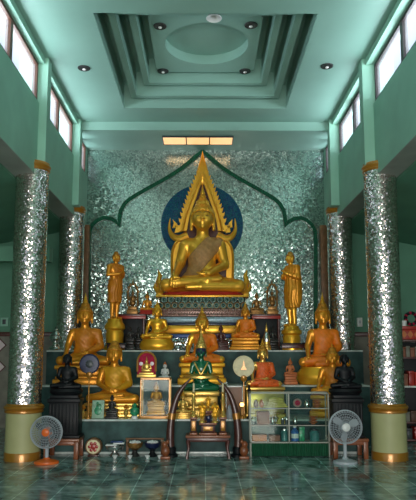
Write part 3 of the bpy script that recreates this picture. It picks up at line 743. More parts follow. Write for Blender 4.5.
# flame finials at the throne corners
for sx in (-1, 1):
    p = at(159.8 if sx < 0 else 245.4, 290, 12.16)
    t = empty('flame_ornament', (p.x, 12.16, 2.577), 0, 'golden flame ornament standing on the %s end of the main throne' % ('left' if sx < 0 else 'right'), 'ornament', 'throne corner ornaments')
    MB().bbox(-.07, .07, -.06, .06, 0, .12, .015).build('foot', 'gold', t)
    f_ = MB()
    f_.tube([(0, 0, .1), (-sx*.03, 0, .22), (sx*.03, 0, .34), (sx*.0, 0, .46), (sx*.04, 0, .58)], [.08, .085, .06, .045, .004], 10)
    f_.tube([(-sx*.02, -.02, .12), (-sx*.12, -.02, .24), (-sx*.08, -.02, .36)], [.05, .045, .004], 8)
    f_.tube([(sx*.02, -.02, .12), (sx*.10, -.02, .22), (sx*.09, -.02, .32)], [.05, .04, .004], 8)
    f_.build('flame', 'gold', t)
# round blue disc on the wall
p = at(202, 224.5, BW-.05); rr = 41*mpp(BW, 4)
t = empty('halo_disc', (p.x, BW-.002, p.z), 0, 'large round dark blue mosaic disc on the wall behind the main statue', 'halo disc')
RX = Matrix.Rotation(PI/2, 4, 'X')
MB().lathe([(0, 0), (rr*.80, 0), (rr*.80, .035), (0, .035)], 64, T=RX).build('disc', 'blue_mosaic', t, ang=30)
MB().lathe([(rr*.80, 0), (rr, 0), (rr, .045), (rr*.80, .045)], 64, T=RX).build('rim', mosaic('teal_blue_mosaic', (.004, .06, .18), (.004, .12, .15), .035, .2, .4, (.005, .03, .08), .05, .05), t, ang=30)

# ================================================================== statues on the altar
YS1, YS2, YS3 = 9.86, 10.56, 11.25          # middle of each step
def W(px, Y): return px*mpp(Y)
def stand_x(px, Y, z): return Xp(px, Y, z)
Y = YS2; seated('seated_buddha', 'large amber seated statue in front of the far left column', 'statue', (Xp(84, Y, 1.3), Y, S2), W(53, Y), 'touch', 'gold_warm', 'robe', 'robe_amber', base=('tiers', .32), base_m='gold_warm', zs=1.09, rz=.10)
seated('seated_buddha', 'large orange robed seated statue in front of the far right column', 'statue', (Xp(324, Y, 1.3), Y, S2), W(51, Y), 'touch', 'gold_warm', 'robe', 'robe_orange', base=('bulge', .29), base_m='gold_yellow', zs=1.17, rz=-.06, lap='robe_orange')
seated('seated_buddha', 'golden seated statue in orange robe directly behind the emerald green statue', 'statue', (Xp(202, Y, 1.3), Y, S2), W(45, Y), 'touch', 'gold', 'robe', 'robe_orange', base=('tiers', .36), base_m='gold_yellow', zs=1.02, lap='robe_orange')
Y = 9.905; seated('seated_buddha', 'plain golden seated statue with both hands in its lap, left front of altar', 'statue', (Xp(113.8, Y, .9), Y, S1), W(52, Y), 'medit', 'gold_warm', 'robe', 'robe_yellow', finial=None, hair='gold_hair', base=('tiers', .22), base_m='gold_pale', zs=1.06)
Y = 9.93; seated('seated_buddha', 'small headed golden statue wrapped in bright orange red robe above the display cabinet', 'statue', (Xp(263, Y, 1.1), Y, S1), W(36, Y), 'touch', 'gold_pale', 'robe', 'robe_red', base=('block', .46), base_m='gold_pale', zs=1.06, lap='robe_red', rz=.12)
Yr = 9.80; seated('seated_buddha', 'golden bare shouldered seated statue half hidden by the right black statue', 'statue', (Xp(333, Yr, 1.1), Yr, S1), W(43, Yr), 'touch', 'gold_warm', 'robe', 'robe_amber', base=('tiers', .34), base_m='gold_warm', finial='knob', fin_m='gold_warm', zs=1.0, rz=-.25)
Y = 11.17; seated('seated_buddha', 'yellow gold crowned statue on bright yellow pedestal left of the main throne', 'statue', (Xp(157, Y, 1.9), Y, S3), W(32, Y), 'touch', 'gold_yellow', None, None, hair='gold_yellow', base=('bulge', .20), base_m='gold_yellow', zs=1.0, lap=None)
Y = 11.14; seated('seated_buddha', 'orange robed golden statue seated right of the main throne', 'statue', (Xp(245.5, Y, 1.9), Y, S3), W(29, Y), 'touch', 'gold_warm', 'robe', 'robe_orange', base=('tiers', .22), base_m='gold_warm', zs=1.02, lap='robe_orange', rz=-.12)
Y = 10.42; seated('seated_buddha', 'tiny copper orange seated statue on the middle step beside the large orange robed statue', 'statue', (Xp(290.5, Y, 1.1), Y, S2), .215, 'touch', 'terra', None, None, hair='terra', base=('tiers', .17), base_m='terra', zs=1.05, fin_m='terra')
Y = 10.45; seated('seated_deity', 'tiny white seated figure with orange head right of the red arched plaque', 'statue', (Xp(165, Y, 1.2), Y, S2), .21, 'medit', 'white', None, None, hair='terra', base=('tiers', .10), base_m='cream', zs=1.2, finial=None)
Y = 11.03; seated('seated_monk', 'small dark red seated statue with tall spire just right of the golden centre statue', 'statue', (Xp(221, Y, 1.8), Y, S3), .26, 'medit', 'dkred', None, None, hair='dkred', base=('tiers', .12), base_m='dkred', zs=1.15, fin_m='dkred')
# emerald image
Y = 9.87
em = seated('emerald_buddha', 'emerald green seated statue with tall golden crown and dark face', 'statue', (Xp(201, Y, 1.0), Y, S1), W(36, Y), 'medit', 'emerald', None, None, hair_on=False, finial='spire', fin_m='gold_pale', base=('tiers', .40), base_m='gold_pale', zs=1.27)
ew = W(36, Y)
hd = MB().ell((0, -.004, .85), (.142, .152, .150), 20).build('face_mask', 'navy', em); hd.location = (0, 0, .40); hd.scale = (ew, ew, ew*1.27)
cl = MB()
cl.lathe([(.11, .665), (.19, .655), (.285, .625), (.285, .595), (.20, .60), (.13, .64)], 32, sy=.62, c=(0, .03, 0))
cl.build('collar', 'gold_pale', em); em.children[-1].location = (0, 0, .40); em.children[-1].scale = (ew, ew, ew*1.27)
cl = MB()
for sx in (-1, 1):
    cl.tube([(sx*.18, -.075, .60), (sx*.09, -.135, .46), (0, -.135, .34)], .022, 8)
    cl.tube([(sx*.335+sx*.062*math.cos(a), .04+.062*math.sin(a), .37) for a in [2*PI*k/14 for k in range(14)]], .016, 6, closed=True)
cl.lathe([(.02, -.01), (.055, 0), (.02, .012)], 16, c=(0, -.138, .34))
cl.lathe([(.165, .24), (.175, .25), (.175, .275), (.165, .285)], 28, c=(0, .045, 0), sy=.75)
o = cl.build('gold_ornaments', 'gold_pale', em); o.location = (0, 0, .40); o.scale = (ew, ew, ew*1.27)
# standing figures
def standing(label, px, Y, rz, ztop, zfeet, mt, robe):
    x = Xp(px, Y, 2.5); t = empty('standing_buddha', (x, Y, S3), rz, label, 'statue')
    bh = zfeet-S3; h = (ztop-zfeet)/1.02
    m_ = MB().lathe([(.0, 0), (.20, 0), (.20, .05), (.17, .07), (.155, .12), (.165, .30*bh/.58), (.15, .36*bh/.58), (.19, .40*bh/.58), (.185, .46*bh/.58), (.14, .52*bh/.58), (.13, bh), (0, bh)], 28)
    m_.build('pedestal', 'gold_yellow', t)
    for nm, k, mm in (('body', 'body', mt), ('hair', 'hair', 'gold_hair'), ('robe', 'robe', robe)):
        o = use(nm, STAND[k], mm, t); o.location = (0, 0, bh); o.scale = (h*1.02, h*1.02, h)
    return t
standing('amber robed standing figure on round gold pedestal, left part of altar', 115.5, 11.22, .90, Zp(252, 11.22), Zp(319, 11.22), 'gold_warm', 'robe_amber')
standing('bright golden standing figure on round gold pedestal, right part of altar', 291, 11.22, -1.05, Zp(252, 11.22), Zp(326, 11.22), 'gold', 'gold_warm')

# ---- back of the altar, beside the throne
for sx, px, label in ((-1, 133, 'dark wooden side table with red cloth edge left of the throne'), (1, 265, 'dark wooden side table with red cloth edge right of the throne')):
    Y = 11.28+.28; hz = Zp(314, Y)-S3; x = Xp(px, Y, 2.2)
    Y = 11.85; x = Xp(px, Y, 2.2); hz = Zp(314, 11.6)-S3
    t = empty('side_table', (x, Y, S3), 0, label, 'table', 'side tables by the throne')
    wv = .27
    MB().bbox(-wv, wv, -.26, .26, hz-.04, hz, .006).build('tabletop', 'dkred', t)
    MB().bbox(-wv-.004, wv+.004, -.268, -.261, hz-.09, hz-.035, .003).build('cloth_edge', 'red', t)
    MB().bbox(-wv+.02, wv-.02, -.23, .24, .10, hz-.041, .01).build('cabinet_body', 'black', t)
    for ax in (-1, 1):
        for ay in (-1, 1): MB().lathe([(.03, 0), (.022, .06), (.03, .10), (.03, hz-.041)], 10, c=(ax*(wv-.035), ay*.225, 0)).build('leg', 'dkred', t)
    # seated deity on the table
    dx = Xp(147 if sx < 0 else 257, 11.72, 2.4)
    seated('seated_deity', 'small bronze gold seated figure on the side table just %s of the throne' % ('left' if sx < 0 else 'right'), 'statue', (dx, 11.78, S3+hz+.001), .27, 'touch', 'bronze' if sx > 0 else 'gold_warm', None, None, hair='bronze', base=('tiers', .08), base_m='cushion' if sx < 0 else 'bronze', zs=1.15, finial='knob', fin_m='bronze')
    # ornate bronze openwork shrine
    ax_ = Xp(132 if sx < 0 else 273, 11.8, 2.5)
    t = empty('bronze_shrine', (ax_, 11.93, S3+hz+.001), 0, 'ornate bronze openwork shrine at the outer end of the %s side table' % ('left' if sx < 0 else 'right'), 'shrine', 'bronze shrines')
    MB().bbox(-.11, .11, -.09, .09, 0, .10, .012).bbox(-.09, .09, -.07, .07, .10, .17, .01).build('base', 'bronze', t)
    g_ = MB(); arch = [(.095*math.cos(a), .40+.20*math.sin(a)) for a in [PI*k/14 for k in range(15)]]
    g_.tube([(.095, 0, .17)]+[(x, 0, z_) for x, z_ in arch]+[(-.095, 0, .17)], .018, 8)
    for x, z_ in arch[1:-1:2]: g_.ell((x*1.15, 0, z_+.012), (.022, .016, .03), 8)
    g_.tube([(0, 0, .60), (0, 0, .72)], [.02, .002], 8)
    g_.build('flame_frame', 'bronze', t)
    f_ = MB().ell((0, 0, .23), (.06, .045, .06), 12).ell((0, 0, .32), (.045, .035, .07), 12).ell((0, 0, .42), (.03, .03, .038), 12)
    f_.tube([(-.045, 0, .36), (-.07, -.03, .30), (-.02, -.05, .26)], .014, 8).tube([(.045, 0, .36), (.07, -.03, .30), (.02, -.05, .26)], .014, 8).tube([(0, 0, .45), (0, 0, .51)], [.018, .002], 8)
    f_.build('seated_figure', 'bronze', t)
# dark figures in front of the left side table
for px, Y, lb, w_ in ((130.3, 11.12, 'small dark bronze seated statue on top step, nearer the left standing figure', .24), (138.3, 11.46, 'small dark bronze seated statue on top step, nearer the yellow gold crowned statue', .25)):
    seated('seated_monk', lb, 'statue', (Xp(px, Y, 1.8), Y, S3), w_*.66, 'medit', 'blackbronze', None, None, hair='blackbronze', base=('tiers', .20), base_m='blackbronze', zs=1.25, finial='knob', fin_m='blackbronze')
seated('seated_monk', 'small dark bronze seated statue on top step below the right standing figure', 'statue', (Xp(273, 11.4, 1.8), 11.4, S3), .19, 'medit', 'blackbronze', None, None, hair='blackbronze', base=('tiers', .18), base_m='blackbronze', zs=1.25, finial='knob', fin_m='blackbronze')
Y = 11.06; x = Xp(266.5, Y, 1.8)
t = empty('gilt_stupa', (x, Y, S3), 0, 'small gilt bell shaped stupa on the top step right of the throne', 'stupa')
MB().lathe([(0, 0), (.085, 0), (.085, .04), (.07, .05), (.075, .09), (.06, .10), (.062, .15)], 16).build('base', 'gold_pale', t)
MB().lathe([(.062, .15), (.065, .19), (.058, .25), (.035, .30), (.04, .31), (.022, .33)], 18).build('bell', 'silver', t)
MB().lathe([(.03, .33), (.024, .36), (.026, .37), (.014, .42), (0, .50)], 12).build('spire', 'gold_pale', t)
# low dark offering shelf at the foot of the right standing figure
for px, lb, wpx in ((293, 'low dark wooden offering stand at the foot of the right standing figure', 26), (117, 'low dark wooden offering stand at the foot of the left standing figure', 20)):
    x = Xp(px, 11.0, 1.6); hw = W(wpx, 11.0)/2
    t = empty('offering_stand', (x, 10.977, S3), 0, lb, 'stand', 'low offering stands')
    MB().bbox(-hw, hw, -.032, .032, .105, .125, .005).build('top', 'black', t)
    MB().bbox(-hw+.02, hw-.02, -.022, .022, .03, .104, .005).build('apron', 'dkred', t)
    for ax in (-1, 1):
        for ay in (-1, 1): MB().bbox(ax*(hw-.02)-.012, ax*(hw-.02)+.012, ay*.022-.008, ay*.022+.008, 0, .105, .003).build('leg', 'black', t)
# silver bowl at far left
Y = 10.40; x = Xp(51.5, Y, 1.3)
t = empty('silver_urn', (x, 11.02, S3), 0, 'silver tiered pedestal urn at the far left end of altar', 'urn'); t.location.x = Xp(56, 11.02, 1.8)
MB().lathe([(0, 0), (.11, 0), (.12, .02), (.10, .05), (.05, .09), (.045, .12), (.09, .15), (.115, .20), (.10, .25), (.11, .26), (.0, .26)], 24).build('bowl', 'silver', t)
MB().lathe([(.10, .262), (.07, .30), (.03, .34), (.035, .36), (0, .42)], 20).build('lid', 'silver', t)

# ================================================================== front row on the first step
YF = 9.535
def on_step(name, px, Yo, label, cat, group=None, rz=0): return empty(name, (Xp(px, Yo, S1+.1), Yo, S1), rz, label, cat, group)
u = mpp(YF, .6)
# ceremonial round fans on poles
def talipot(px, py, r, Yo, disc_m, rim_m, mark, label):
    t = on_step('ceremonial_fan', px, Yo, label, 'fan', 'ceremonial fans'); zc = Zp(py, Yo)-S1
    TM = Matrix.Translation((0, 0, zc)) @ Matrix.Rotation(PI/2, 4, 'X')
    MB().lathe([(0, -.012), (r*.92, -.010), (r*.92, .010), (0, .014)], 32, T=TM).build('fan_face', disc_m, t)
    MB().tube([(r*.96*math.cos(a), 0, zc+r*.96*math.sin(a)) for a in [2*PI*k/36 for k in range(36)]], .014, 8, closed=True).build('rim', rim_m, t)
    MB().tube([(0, 0, .03), (0, 0, zc-r)], .011, 10).build('pole', 'gold_trim', t)
    MB().lathe([(.012, zc-r-.08), (.05, zc-r-.04), (.05, zc-r+.01), (.02, zc-r+.03)], 14, sy=.5).build('socket', 'gold_trim', t)
    MB().lathe([(0, 0), (.045, 0), (.042, .02), (.02, .035), (.02, .05), (0, .05)], 18).build('stand_foot', 'gold_trim', t)
    if mark == 'pagoda':
        MB().prism([(-.045, zc-.05), (.045, zc-.05), (.035, zc-.02), (.018, zc+.0), (.012, zc+.04), (.004, zc+.09), (-.004, zc+.09), (-.012, zc+.04), (-.018, zc), (-.035, zc-.02)], -.020, -.010).build('emblem', 'gold_trim', t)
    else:
        MB().lathe([(0, .012), (r*.36, .012), (r*.40, .016), (r*.36, .02), (0, .02)], 24, T=TM).build('emblem', 'dkgrey', t)
talipot(88.5, 364, 9.6*u, 9.50, 'navy', 'navy', 'disc', 'dark navy round ceremonial fan on a pole, left front of altar')
talipot(244, 366.5, 10.6*u, 9.63, 'cream', 'cream', 'pagoda', 'cream round ceremonial fan with golden spire emblem, right of the emerald statue')
# glass case with a little image, red arched plaque on top
def glass_case():
    t = on_step('glass_case', 155.8, 9.64, 'gold framed glass case holding a small golden statue on the front step', 'display case')
    hw = 14.3*u; d = .15; h = Zp(379, 9.52)-S1; f = MB(); r = .009
    for x in (-hw, hw):
        for y in (-d, d): f.box(x-r, x+r, y-r, y+r, .03, h)
    for z_ in (.03, h):
        for y in (-d, d): f.box(-hw-r, hw+r, y-r, y+r, z_-r, z_+r)
        for x in (-hw, hw): f.box(x-r, x+r, -d-r, d+r, z_-r, z_+r)
    f.build('frame', 'gold_trim', t, smooth=False)
    MB().bbox(-hw-.02, hw+.02, -d-.02, d+.02, 0, .028, .004).build('base', 'gold_trim', t)
    MB().box(-hw-r, hw+r, -d-r, d+r, h+r+.001, h+r+.008).build('roof_panel', 'gold_trim', t, smooth=False)
    MB().box(-hw+r, hw-r, -d-.002, -d+.002, .042, h-r).build('glass_front', 'glass', t, smooth=False)
    for x in (-hw, hw): MB().box(x-.002, x+.002, -d+r, d-r, .042, h-r).build('glass_side', 'glass', t, smooth=False)
    MB().box(-hw+r, hw-r, d-.004, d, .042, h-r).build('back_panel', 'altar', t, smooth=False)
    return t, h
gc, gh = glass_case()
seated('seated_buddha', 'small golden statue on stepped gold pedestal inside the glass case', 'statue', (gc.location.x+.005, 9.66, S1+.043), .27, 'medit', 'gold_warm', None, None, hair='gold_hair', base=('tiers', .17), base_m='gold_warm', zs=1.05, finial='knob', fin_m='gold_warm')
pl = empty('arched_plaque', (Xp(146.5, 9.64, 1.2), 9.66, S1+gh+.020), 0, 'crimson arched plaque with golden seated relief on top of the glass case', 'plaque')
hw = 9.3*u; ph = Zp(352, 9.64)-pl.location.z
arc = [(hw*math.cos(a), ph-hw*1.05+hw*1.05*math.sin(a)) for a in [PI*k/16 for k in range(17)]]
MB().prism([(hw, .0)]+arc+[(-hw, 0)], -.012, .012).build('panel', 'magenta', pl)
arcs = [(hw, .09)]+arc+[(-hw, .09)]
MB().tube([(x, -.014, z_) for x, z_ in arcs], .016, 8).build('border', 'gold_trim', pl)
MB().bbox(-hw*1.05, hw*1.05, -.035, -.013, .0, .045, .005).bbox(-hw*.8, hw*.8, -.033, -.013, .045, .075, .005).build('plinth', 'gold_pale', pl)
m_ = MB().ell((0, -.018, .105), (.085, .018, .03), 14).ell((0, -.02, .165), (.045, .018, .06), 14).ell((0, -.022, .24), (.025, .018, .03), 12).tube([(0, -.018, .26), (0, -.016, .32)], [.014, .002], 8)
m_.tube([(-.045, -.02, .20), (-.07, -.025, .14), (-.03, -.03, .12)], .013, 8).tube([(.045, -.02, .20), (.07, -.025, .14), (.02, -.03, .12)], .013, 8)
m_.build('relief', 'gold_pale', pl)
for sx in (-1, 1): MB().lathe([(0, 0), (.03, 0), (.03, .01), (0, .014)], 14, T=Matrix.Translation((sx*.085, -.013, .21)) @ Matrix.Rotation(PI/2, 4, 'X')).build('roundel', 'pinktile', pl)
# small things along the front edge
t = on_step('framed_picture', 98, YF-.015, 'pale green picture card with dark green figure standing on the front step', 'picture')
hw = 6*u; hh = 18*u
TT = Matrix.Rotation(math.radians(-7), 4, 'X')
MB().bbox(-hw, hw, -.008, .008, .004, hh, .003, TT).build('card', 'palegreen', t)
f_ = MB().ell((0, -.010, hh*.42), (hw*.62, .006, hh*.22), 14, TT).ell((.01, -.010, hh*.66), (hw*.45, .006, hh*.16), 14, TT).ell((-.01, -.010, hh*.83), (hw*.22, .006, hh*.08), 12, TT)
f_.build('printed_figure', 'jade', t)
MB().tube([(0, .0, hh*.8), (0, .07, .004)], .005, 6).build('prop', 'wood', t)
seated('seated_monk', 'little charcoal seated statue between the green picture and the gold pedestal', 'statue', (Xp(112, YF-.01, .7), YF-.01, S1), .185, 'medit', 'blackbronze', None, None, hair='blackbronze', base=('tiers', .12), base_m='blackbronze', zs=1.15, finial='knob', fin_m='blackbronze')
t = on_step('jade_urn', 134.6, YF-.01, 'small round jade green urn on white base left of the glass case', 'urn')
MB().lathe([(0, .045), (.04, .045), (.066, .08), (.072, .12), (.055, .16), (.035, .17), (.04, .185), (0, .19)], 20).build('body', 'jade', t)
MB().lathe([(0, 0), (.05, 0), (.05, .03), (.04, .044), (0, .044)], 18).build('base', 'white', t)
MB().lathe([(.042, .188), (.03, .215), (.01, .23), (0, .24)], 16).build('lid', 'jade', t)
for px, lb in ((83, 'little gilt flower vase at the far left of the front step'), (126, 'little gilt flower vase between charcoal statue and jade urn')):
    t = on_step('gilt_vase', px, YF-.01, lb, 'vase', 'gilt flower vases')
    MB().lathe([(0, 0), (.03, 0), (.018, .02), (.03, .06), (.034, .09), (.018, .12), (.026, .14), (.0, .135)], 18).build('vase', 'gold_pale', t)
    f_ = MB()
    for k in range(9):
        a = k*2.4; q = .010+.022*(k % 3)/2; f_.ell((q*math.cos(a), q*math.sin(a)*.7, .16+.012*(k % 4)), (.016, .016, .014), 8)
    for k in range(4): f_.tube([(0, 0, .13), (.02*math.cos(k*1.6), .015*math.sin(k*1.6), .165)], .003, 5)
    f_.build('flowers', 'gold_warm', t)
# seated gilt figures either side of the emerald image
seated('seated_deity', 'gilt seated figure on the front step inside the left tusk', 'statue', (Xp(183, YF+.02, .7), YF+.02, S1), .255, 'medit', 'gold_pale', None, None, hair='gold_warm', base=('tiers', .085), base_m='gold_pale', zs=1.1, finial='knob', fin_m='gold_pale')
t = on_step('picture_board', 234.3, 9.80, 'plain pinkish brown framed board behind the right tusk', 'picture')
hw = 8.0*u; hh = Zp(387, 9.8)-S1
MB().bbox(-hw, hw, -.01, .012, 0, hh, .003).build('board', 'pinkcard', t)
f_ = MB().box(-hw-.012, -hw, -.018, .014, 0, hh+.012).box(hw, hw+.012, -.018, .014, 0, hh+.012).box(-hw, hw, -.018, .014, hh, hh+.012)
f_.build('frame', 'nosing', t, smooth=False)
t = on_step('votive_lamp', 242, YF, 'small glowing amber votive lamp beside the display cabinet', 'lamp')
MB().lathe([(0, 0), (.05, 0), (.045, .03), (.02, .05), (.02, .16), (.04, .18), (0, .18)], 18).build('stand', 'gold_trim', t)
MB().lathe([(.02, .181), (.03, .195), (.033, .215), (.022, .235), (.0, .235)], 18).build('amber_shade', 'bulb', t)
t = on_step('black_candle_stand', 249.3, 9.515, 'tall thin black candle stand between the lamp and the cabinet', 'candle stand')
MB().lathe([(0, 0), (.045, 0), (.03, .03), (.016, .05), (.022, .22), (.016, .25), (.026, .40), (.03, .44), (0, .44)], 16).build('stem', 'black', t)
MB().lathe([(.018, .441), (.018, .50), (0, .505)], 12).build('candle', 'black', t)
t = on_step('ceramic_jar', 230, YF, 'small pale grey ceramic jar behind the right candlestick', 'jar')
MB().lathe([(0, 0), (.05, 0), (.055, .04), (.05, .12), (.035, .15), (.04, .17), (0, .17)], 18).build('body', 'grey_plastic', t)
MB().lathe([(.04, .171), (.02, .20), (0, .21)], 14).build('lid', 'grey_plastic', t)

t = on_step('flower_vase', 223.5, YF+.02, 'tall slim vase of tiny white flowers just right of the emerald statue', 'vase')
hv = Zp(384, YF)-S1
MB().lathe([(0, 0), (.04, 0), (.03, .03), (.045, .12), (.03, .2), (.015, hv-.10), (.024, hv-.06), (0, hv-.065)], 18).build('vase', 'gold_trim', t)
f_ = MB(); g_ = MB(); rng = random.Random(5)
for k in range(26):
    a = rng.random()*2*PI; q = .065*math.sqrt(rng.random()); zz = hv+.055*(rng.random()-.5)
    f_.ell((q*math.cos(a), q*math.sin(a)*.6, zz), (.009, .009, .008), 6); g_.tube([(0, 0, hv-.07), (q*math.cos(a)*.9, q*math.sin(a)*.55, zz-.006)], .0015, 4)
f_.build('flowers', 'white', t); g_.build('stems', 'jade', t)
# ================================================================== altar table set on the floor
YT = 9.17
t = empty('altar_table', (Xp(208, YT-.15, .3), YT, 0), 0, 'low dark red altar table in the middle of the floor before the altar', 'table')
hw = W(44, YT-.15)/2; th_ = Zp(435.5, YT-.15)
MB().bbox(-hw, hw, -.17, .17, th_-.035, th_, .006).build('tabletop', 'redwood', t)
MB().bbox(-hw+.02, hw-.02, -.15, .15, th_-.09, th_-.036, .006).build('apron', 'dkred', t)
for ax in (-1, 1):
    for ay in (-1, 1): MB().tube([(ax*(hw-.03), ay*.135, th_-.07), (ax*(hw-.045), ay*.13, th_*.45), (ax*(hw-.02), ay*.14, .03), (ax*(hw-.02), ay*.14, 0)], [.028, .02, .022, .026], 8).build('leg', 'dkred', t)
tz = th_+.001; tx = t.location.x
def small_stand(px, wpx, y, d, h, label, tiers_=False):
    t = empty('offering_pedestal', (Xp(px, y-d/2, .45), y, tz), 0, label, 'pedestal', 'dark red offering pedestals')
    hw = W(wpx, y)/2
    MB().bbox(-hw, hw, -d/2, d/2, h-.03, h, .005).build('top', 'redwood', t)
    MB().bbox(-hw*.8, hw*.8, -d/2*.8, d/2*.8, .035, h-.031, .012).build('body', 'dkred', t)
    MB().bbox(-hw, hw, -d/2, d/2, 0, .034, .008).build('foot', 'redwood', t)
    MB().bbox(-hw*.55, hw*.55, -d/2*.8-.006, -d/2*.8-.001, .06, h-.05, .002).build('gilt_panel', 'gold_trim', t)
    return t
hs = Zp(417.5, 9.03)-tz
sl = small_stand(193.5, 7.6, 9.10, .11, hs, 'narrow dark red pedestal under the left candlestick')
sr = small_stand(223, 7.6, 9.10, .11, hs, 'narrow dark red pedestal under the right candlestick')
hc = Zp(423, 9.03)-tz
sc_ = small_stand(208, 17.5, 9.09, .12, hc, 'wide dark red pedestal between the two candlesticks')
hb = Zp(411, 9.20)-tz
sb = small_stand(208, 9, 9.235, .10, hb, 'taller dark red pedestal at the back of the altar table')
def candlestick(x, y, z, h, label):
    t = empty('candlestick', (x, y, z), 0, label, 'candlestick', 'tall gilt candlesticks')
    MB().lathe([(0, 0), (.048, 0), (.05, .02), (.03, .04), (.036, .07), (.022, .09), (.028, h*.40), (.036, h*.45), (.024, h*.48), (.02, h*.62), (.034, h*.66), (0, h*.67)], 16).build('stem', 'gold_pale', t)
    MB().lathe([(.016, h*.672), (.014, h*.9), (0, h*.92)], 12).build('candle', 'cream', t)
    MB().lathe([(.003, h*.92), (.006, h*.95), (0, h)], 8).build('wick', 'gold_trim', t)
candlestick(sl.location.x, 9.10, tz+hs+.001, Zp(380, 9.1)-tz-hs, 'tall gilt candlestick on the left pedestal of the altar table')
candlestick(sr.location.x, 9.10, tz+hs+.001, Zp(380, 9.1)-tz-hs, 'tall gilt candlestick on the right pedestal of the altar table')
for px, py0, y, zz, lb in ((202, 402, 9.09, tz+hc, 'little golden standing figure left of the dark incense bowl'), (215, 402, 9.09, tz+hc, 'little golden standing figure right of the dark incense bowl'), (208, 396, 9.235, tz+hb, 'little golden standing figure at the back above the incense bowl')):
    h = Zp(py0, y)-zz
    t = empty('golden_figurine', (Xp(px, y, .6), y, zz+.001), 0, lb, 'figurine', 'golden figurines on the altar table')
    MB().lathe([(0, 0), (.048, 0), (.045, .02), (.036, .03), (0, .03)], 16).build('base', 'gold_pale', t)
    for nm, k, mm in (('body', 'body', 'gold_yellow'), ('hair', 'hair', 'gold_warm'), ('robe', 'robe', 'gold_yellow')):
        o = use(nm, STAND[k], mm, t); o.location = (0, 0, .03); o.scale = (h*1.15, h*1.15, h-.03)
t = empty('incense_bowl', (Xp(208.5, 9.07, .5), 9.08, tz+hc+.001), 0, 'dark blue incense bowl between the golden figurines', 'bowl')
MB().lathe([(0, 0), (.03, 0), (.025, .012), (.045, .04), (.05, .07), (.042, .10), (.034, .10), (.034, .09), (0, .09)], 20).build('bowl', 'navy', t)
for k in range(5):
    o = MB().tube([(.012*math.cos(k*1.3), .012*math.sin(k*1.3), .0915), (.02*math.cos(k*1.3), .02*math.sin(k*1.3), .17)], .0022, 5).build('incense_stick', 'redwood'); o.location = t.location
    tag(o, 'thin dark red incense stick standing in the dark blue incense bowl', 'incense stick', 'incense sticks')
# pair of tusks
for sx in (-1, 1):
    yb = 9.22
    c0 = 203.8
    pts = [(171, 452), (170.2, 440), (170.8, 425), (173, 410), (177.5, 396), (183.5, 386.5), (191, 378.5)] if sx < 0 else [(237.5, 452), (238.3, 440), (237.6, 425), (235, 410), (230.5, 396), (224.5, 386.5), (217, 378.5)]
    q = [at(x, y, yb) for x, y in pts]
    t = empty('carved_tusk', (q[0].x, yb, 0), 0, ('left' if sx < 0 else 'right')+' dark brown tusk curving up beside the altar table', 'tusk', 'pair of tusks')
    sp = smooth_poly([(p.x-q[0].x, p.z) for p in q], 5); n = len(sp)
    MB().tube([(x, 0, z_) for x, z_ in sp], [.062-.052*(k/(n-1))**2.2 for k in range(n)], 14).build('tusk', 'tusk', t)
    k = n*45//100; a_, b_ = sp[k-1], sp[k+1]
    MB().tube([(a_[0], 0, a_[1]), (b_[0], 0, b_[1])], .060, 14).build('metal_ring', 'gold_trim', t)
    MB().lathe([(0, 0), (.10, 0), (.10, .03), (.07, .05), (.075, .12), (.055, .15), (0, .15)], 20).build('socket', 'black', t)
    b_ = MB().bbox(-.07, .07, -.06, .06, 0, .04, .01).ell((0, 0, .11), (.062, .05, .08), 14).ell((sx*.01, -.01, .20), (.045, .04, .05), 12).ell((-sx*.03, -.02, .24), (.025, .025, .03), 10)
    t2 = empty('carved_wood_ornament', (Xp(165.5 if sx < 0 else 244, yb-.19, .1), yb-.19, 0), 0, 'reddish carved wooden ornament on the floor beside the %s tusk' % ('left' if sx < 0 else 'right'), 'ornament', 'carved wooden ornaments')
    b_.build('carving', 'redwood', t2)

